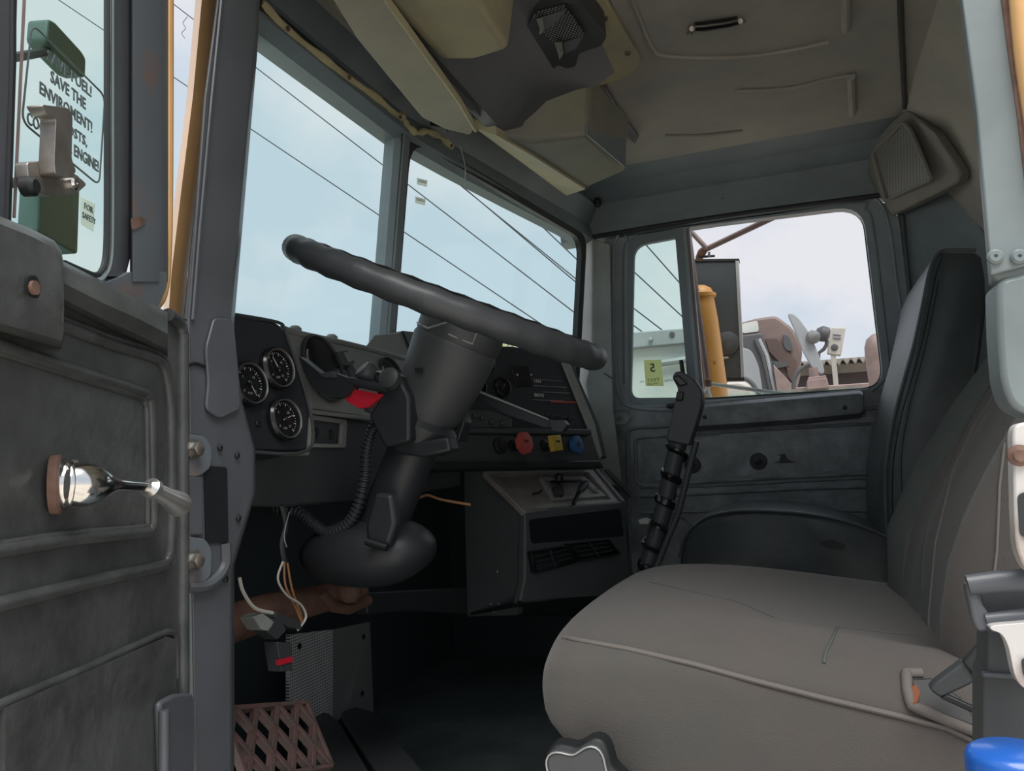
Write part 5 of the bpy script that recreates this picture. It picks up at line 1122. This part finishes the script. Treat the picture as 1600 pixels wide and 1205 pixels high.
lathe('lamp_body', [(.02, -.04), (.045, -.03), (.05, .01), (.03, .04), (.01, .045)], T_(1286, 522, 4.8), (0, 1, .3), M['truckdark'], rl_, 24)
tube('stalk', [T_(x, y, 4.8) for x, y in [(1290, 527), (1292, 534), (1291, 540), (1287, 546), (1279, 552)]]+[V(4.8, T_(1279, 552, 4.8).y+.02, 1.25), V(4.8, T_(1279, 552, 4.8).y+.03, GZ)], .012, M['truckdark'], rl_, 10)
cb2 = thing('cream_mirror', 'cream rectangular mirror back on a short post above the shed roof', 'mirror', T_(1303, 560, 4.9))
prism('mirror_plate', [T_(x, y, 4.9) for x, y in [(1298, 511), (1322, 512), (1314, 556), (1292, 553)]], (.05, 0, 0), M['cream'], cb2, bevel=.008)
prism('post', [T_(x, y, 4.91) for x, y in [(1298, 554), (1306, 555)]]+[V(4.91, T_(1305, 600, 4.91).y, GZ), V(4.91, T_(1299, 600, 4.91).y, GZ)], (.03, 0, 0), M['cream'], cb2)
lathe('plate_boss', [(.022, 0), (.018, .01), (.008, .012)], T_(1304, 543, 4.9), (-1, 0, 0), M['truckdark'], cb2, 16)
for y in (522, 527): tube('plate_rib', [T_(1302, y, 4.895), T_(1314, y+1, 4.895)], .006, M['palegrey'], cb2, 6)
sh = thing('shed', 'dark shed with a corrugated sheet roof beyond the passenger window', 'shed', T_(1300, 606, 9))
prism('shed_wall', [T_(x, y, 9) for x, y in [(1230, 576), (1420, 562)]]+[V(9, T_(1420, 600, 9).y, GZ), V(9, T_(1230, 600, 9).y, GZ)], (2, 0, 0), M['shed'], sh)
rows = []
for i in range(161):
    y_ = i/160; a = T_(1225+200*y_, 571-16*y_, 8.7)+V(0, 0, .026*math.sin(i*.62)); rows.append([a, a+V(0, 0, -.02), V(11.2, a.y, a.z+.02), V(11.2, a.y, a.z+.04)])
loft('corrugated_roof', rows, M['roofsheet'], sh)
tube('roof_batten', [T_(1228, 578, 8.8), T_(1420, 564, 8.8)], .08, M['roofsheet'], sh, 4)
pc = thing('pink_canister', 'tall faded pink canister at the rear corner of the passenger window', 'canister', T_(1372, 600, 3.4))
pcb = T_(1378, 600, 3.4)
lathe('canister_body', [(.06, GZ-pcb.z), (.06, -.25), (.053, 0), (.058, .12), (.056, .17), (.045, .205), (.02, .225), (.001, .23)], pcb, (0, 0, 1), M['pinkpipe'], pc, 32)
wb = prism('timber_block', [T_(x, y, 4.3) for x, y in [(1261, 594), (1292, 590), (1296, 606), (1260, 610)]], (.16, 0, 0), M['wood'], None, bevel=.006); tag(wb, 'pinkish timber block under the tilted grey mirror', 'block')
wb = prism('timber_block', [T_(x, y, 4.32) for x, y in [(1262, 590), (1291, 586), (1291, 593), (1262, 597)]], (.2, 0, 0), M['wood'], None, bevel=.006); tag(wb, 'thin timber plank lying on the pinkish block', 'plank')
wb = prism('timber_beam', [T_(x, y, 4.4) for x, y in [(1236, 606), (1372, 597)]]+[V(4.4, T_(1372, 600, 4.4).y, GZ), V(4.4, T_(1236, 600, 4.4).y, GZ)], (.2, 0, 0), M['pinkpipe'], None, bevel=.006); tag(wb, 'long pinkish beam along the bottom of the passenger window view', 'beam')
tag(tube('curved_hose', smoothpath([T_(x, y, 4.25) for x, y in [(1240, 608), (1241, 592), (1250, 578), (1264, 569)]]), .012, M['truckdark'], None, 10), 'thin curved black hose left of the timber blocks', 'hose')
wc = thing('white_car', 'white car nose with a black hoop behind the mirror arm', 'car', T_(1155, 612, 3.8))
prism('car_nose', rounded([T_(x, y, 3.8) for x, y in [(1118, 640), (1120, 604), (1136, 595), (1158, 593), (1174, 602), (1182, 640)]][1:-1]+[V(3.8, T_(1190, 600, 3.8).y-.3, GZ), V(3.8, T_(1110, 600, 3.8).y+.3, GZ)], .04), (.6, 0, 0), M['cream'], wc, bevel=.02)
tube('hoop', smoothpath([T_(x, y, 3.7) for x, y in [(1118, 622), (1124, 603), (1140, 592), (1159, 590), (1174, 598), (1188, 618)]]), .012, M['truckdark'], wc, 10)
# pale container seen through the vent glass
ct_ = thing('white_container', 'weathered white container body seen through the vent glass', 'container', T_(1020, 620, 6.5))
prism('container_wall', [T_(x, y, 6.5) for x, y in [(890, 530), (1075, 514)]]+[V(6.5, T_(1085, 600, 6.5).y, GZ), V(6.5, T_(890, 600, 6.5).y, GZ)], (1.8, 0, 0), M['palewhite'], ct_)
prism('top_rail', [T_(x, y, 6.42) for x, y in [(890, 527), (1075, 512), (1077, 536), (890, 553)]], (.1, 0, 0), M['palegrey'], ct_, bevel=.01)
lathe('rail_hole', [(.024, 0), (.024, .004), (.018, .004)], T_(1050, 523, 6.415), (-1, 0, 0), M['truckdark'], ct_, 20)
lathe('rail_bolt', [(.018, 0), (.018, .03), (.01, .035)], T_(1017, 531, 6.415), (-1, 0, 0), M['palegrey'], ct_, 12)
tube('container_rib', [T_(1030, 568, 6.44), T_(1078, 561, 6.44)], .03, M['palegrey'], ct_, 8)
# bush seen over the dash
for k, (cx, cy, lab) in enumerate(((776, 533, 'yellow green bush seen over the centre panel under the wheel'),)):
    c = PX(cx, cy+12, 7.5); vs = []; fs = []
    for i in range(260):
        p = c+V(random.uniform(-.2, .2), random.uniform(-.16, .12), random.uniform(-.25, .16)); a = random.uniform(0, 6.3); d = V(.3*math.cos(a), math.sin(a), math.cos(a*1.7)).normalized()*.035; e = d.cross(V(1, .2, .1)).normalized()*.014; b = len(vs)
        vs += [p-d, p+e, p+d, p-e]; fs.append((b, b+1, b+2, b+3))
    bu = thing('bush', lab, 'bush', (c.x, c.y, GZ)); obj('foliage', vs, fs, M['leaf'], bu); tube('stem', [V(c.x, c.y, GZ), c+V(0, 0, .05)], .03, M['brown'], bu, 8)
wl3 = prism('white_wall', [PX(x, y, 8.5) for x, y in [(760, 531), (925, 531)]]+[V(8.5, PX(925, 600, 8.5).y, GZ), V(8.5, PX(760, 600, 8.5).y, GZ)], (.3, 0, 0), M['palewhite']); tag(wl3, 'low white wall glimpsed beyond the windscreen', 'wall')
# overhead cables
def cable(p, q, lab, ext0=0., ext1=0., x=12.5):
    a = Vector((p[0], p[1])); b = Vector((q[0], q[1])); d = b-a; a2 = a-d*ext0; b2 = b+d*ext1
    pts = [PX(a2.x+(b2.x-a2.x)*t/16, a2.y+(b2.y-a2.y)*t/16, x) for t in range(17)]
    for i, pt in enumerate(pts): pt.z -= .10*(1-((i-8)/8)**2)*0
    tag(tube('power_cable', pts, .0105, M['cable'], None, 6), lab, 'cable', 'overhead power cables')
cable((398, 104), (906, 495), 'upper black cable crossing both windscreen panes', .5, .1)
cable((388, 199), (882, 531), 'lower black cable crossing both windscreen panes', .8, .1)
cable((683, 258), (907, 447), 'upper of the close pair of cables in the right windscreen pane', .4, .0)
cable((690, 266), (905, 440), 'lower of the close pair of cables in the right windscreen pane', .4, .0, x=13.2)
cable((845, 352), (908, 412), 'short cable in the top right corner of the windscreen', .6, .0)
cable((1007, 380), (1060, 440), 'uppermost cable seen through the vent glass', .0, .3)
cable((993, 427), (1063, 492), 'second cable down seen through the vent glass', .3, .1)
cable((989, 481), (1036, 517), 'third cable down seen through the vent glass', .3, .3)
cable((989, 508), (1008, 522), 'lowest cable seen through the vent glass', .5, .5)
tag(tube('cable_tail', smoothpath([PX(x, y, 12.4) for x, y in [(293, 26), (286, 36), (290, 44), (284, 52), (289, 60)]]), .006, M['cable'], None, 6), 'curled loose wire end hanging from the upper cable', 'cable')
# dark green mirror heads seen through the driver vent glass
for ps, lab, tx in (([(76, 29), (86, 34), (128, 80), (135, 92), (134, 122), (120, 116), (80, 74), (73, 62)], 'dark green slanted mirror head above the sign on the driver vent', 78), ([(64, 290), (92, 256), (126, 276), (122, 398), (60, 362)], 'dark green mirror head low behind the driver vent glass', 64)):
    m_ = thing('side_mirror', lab, 'mirror', D(ps[0][0], ps[0][1], -.12), 'mirror heads outside the driver door')
    prism('mirror_head', rounded([D(x, y, -.12) for x, y in ps], .004), -DN*.02, M['green'], m_, bevel=.002)
    tube('mirror_arm', [D(tx, ps[2][1], -.13), D(20, ps[2][1]+10, -.10), D(-30, ps[2][1]+10, -.03)], .004, M['black'], m_, 8)
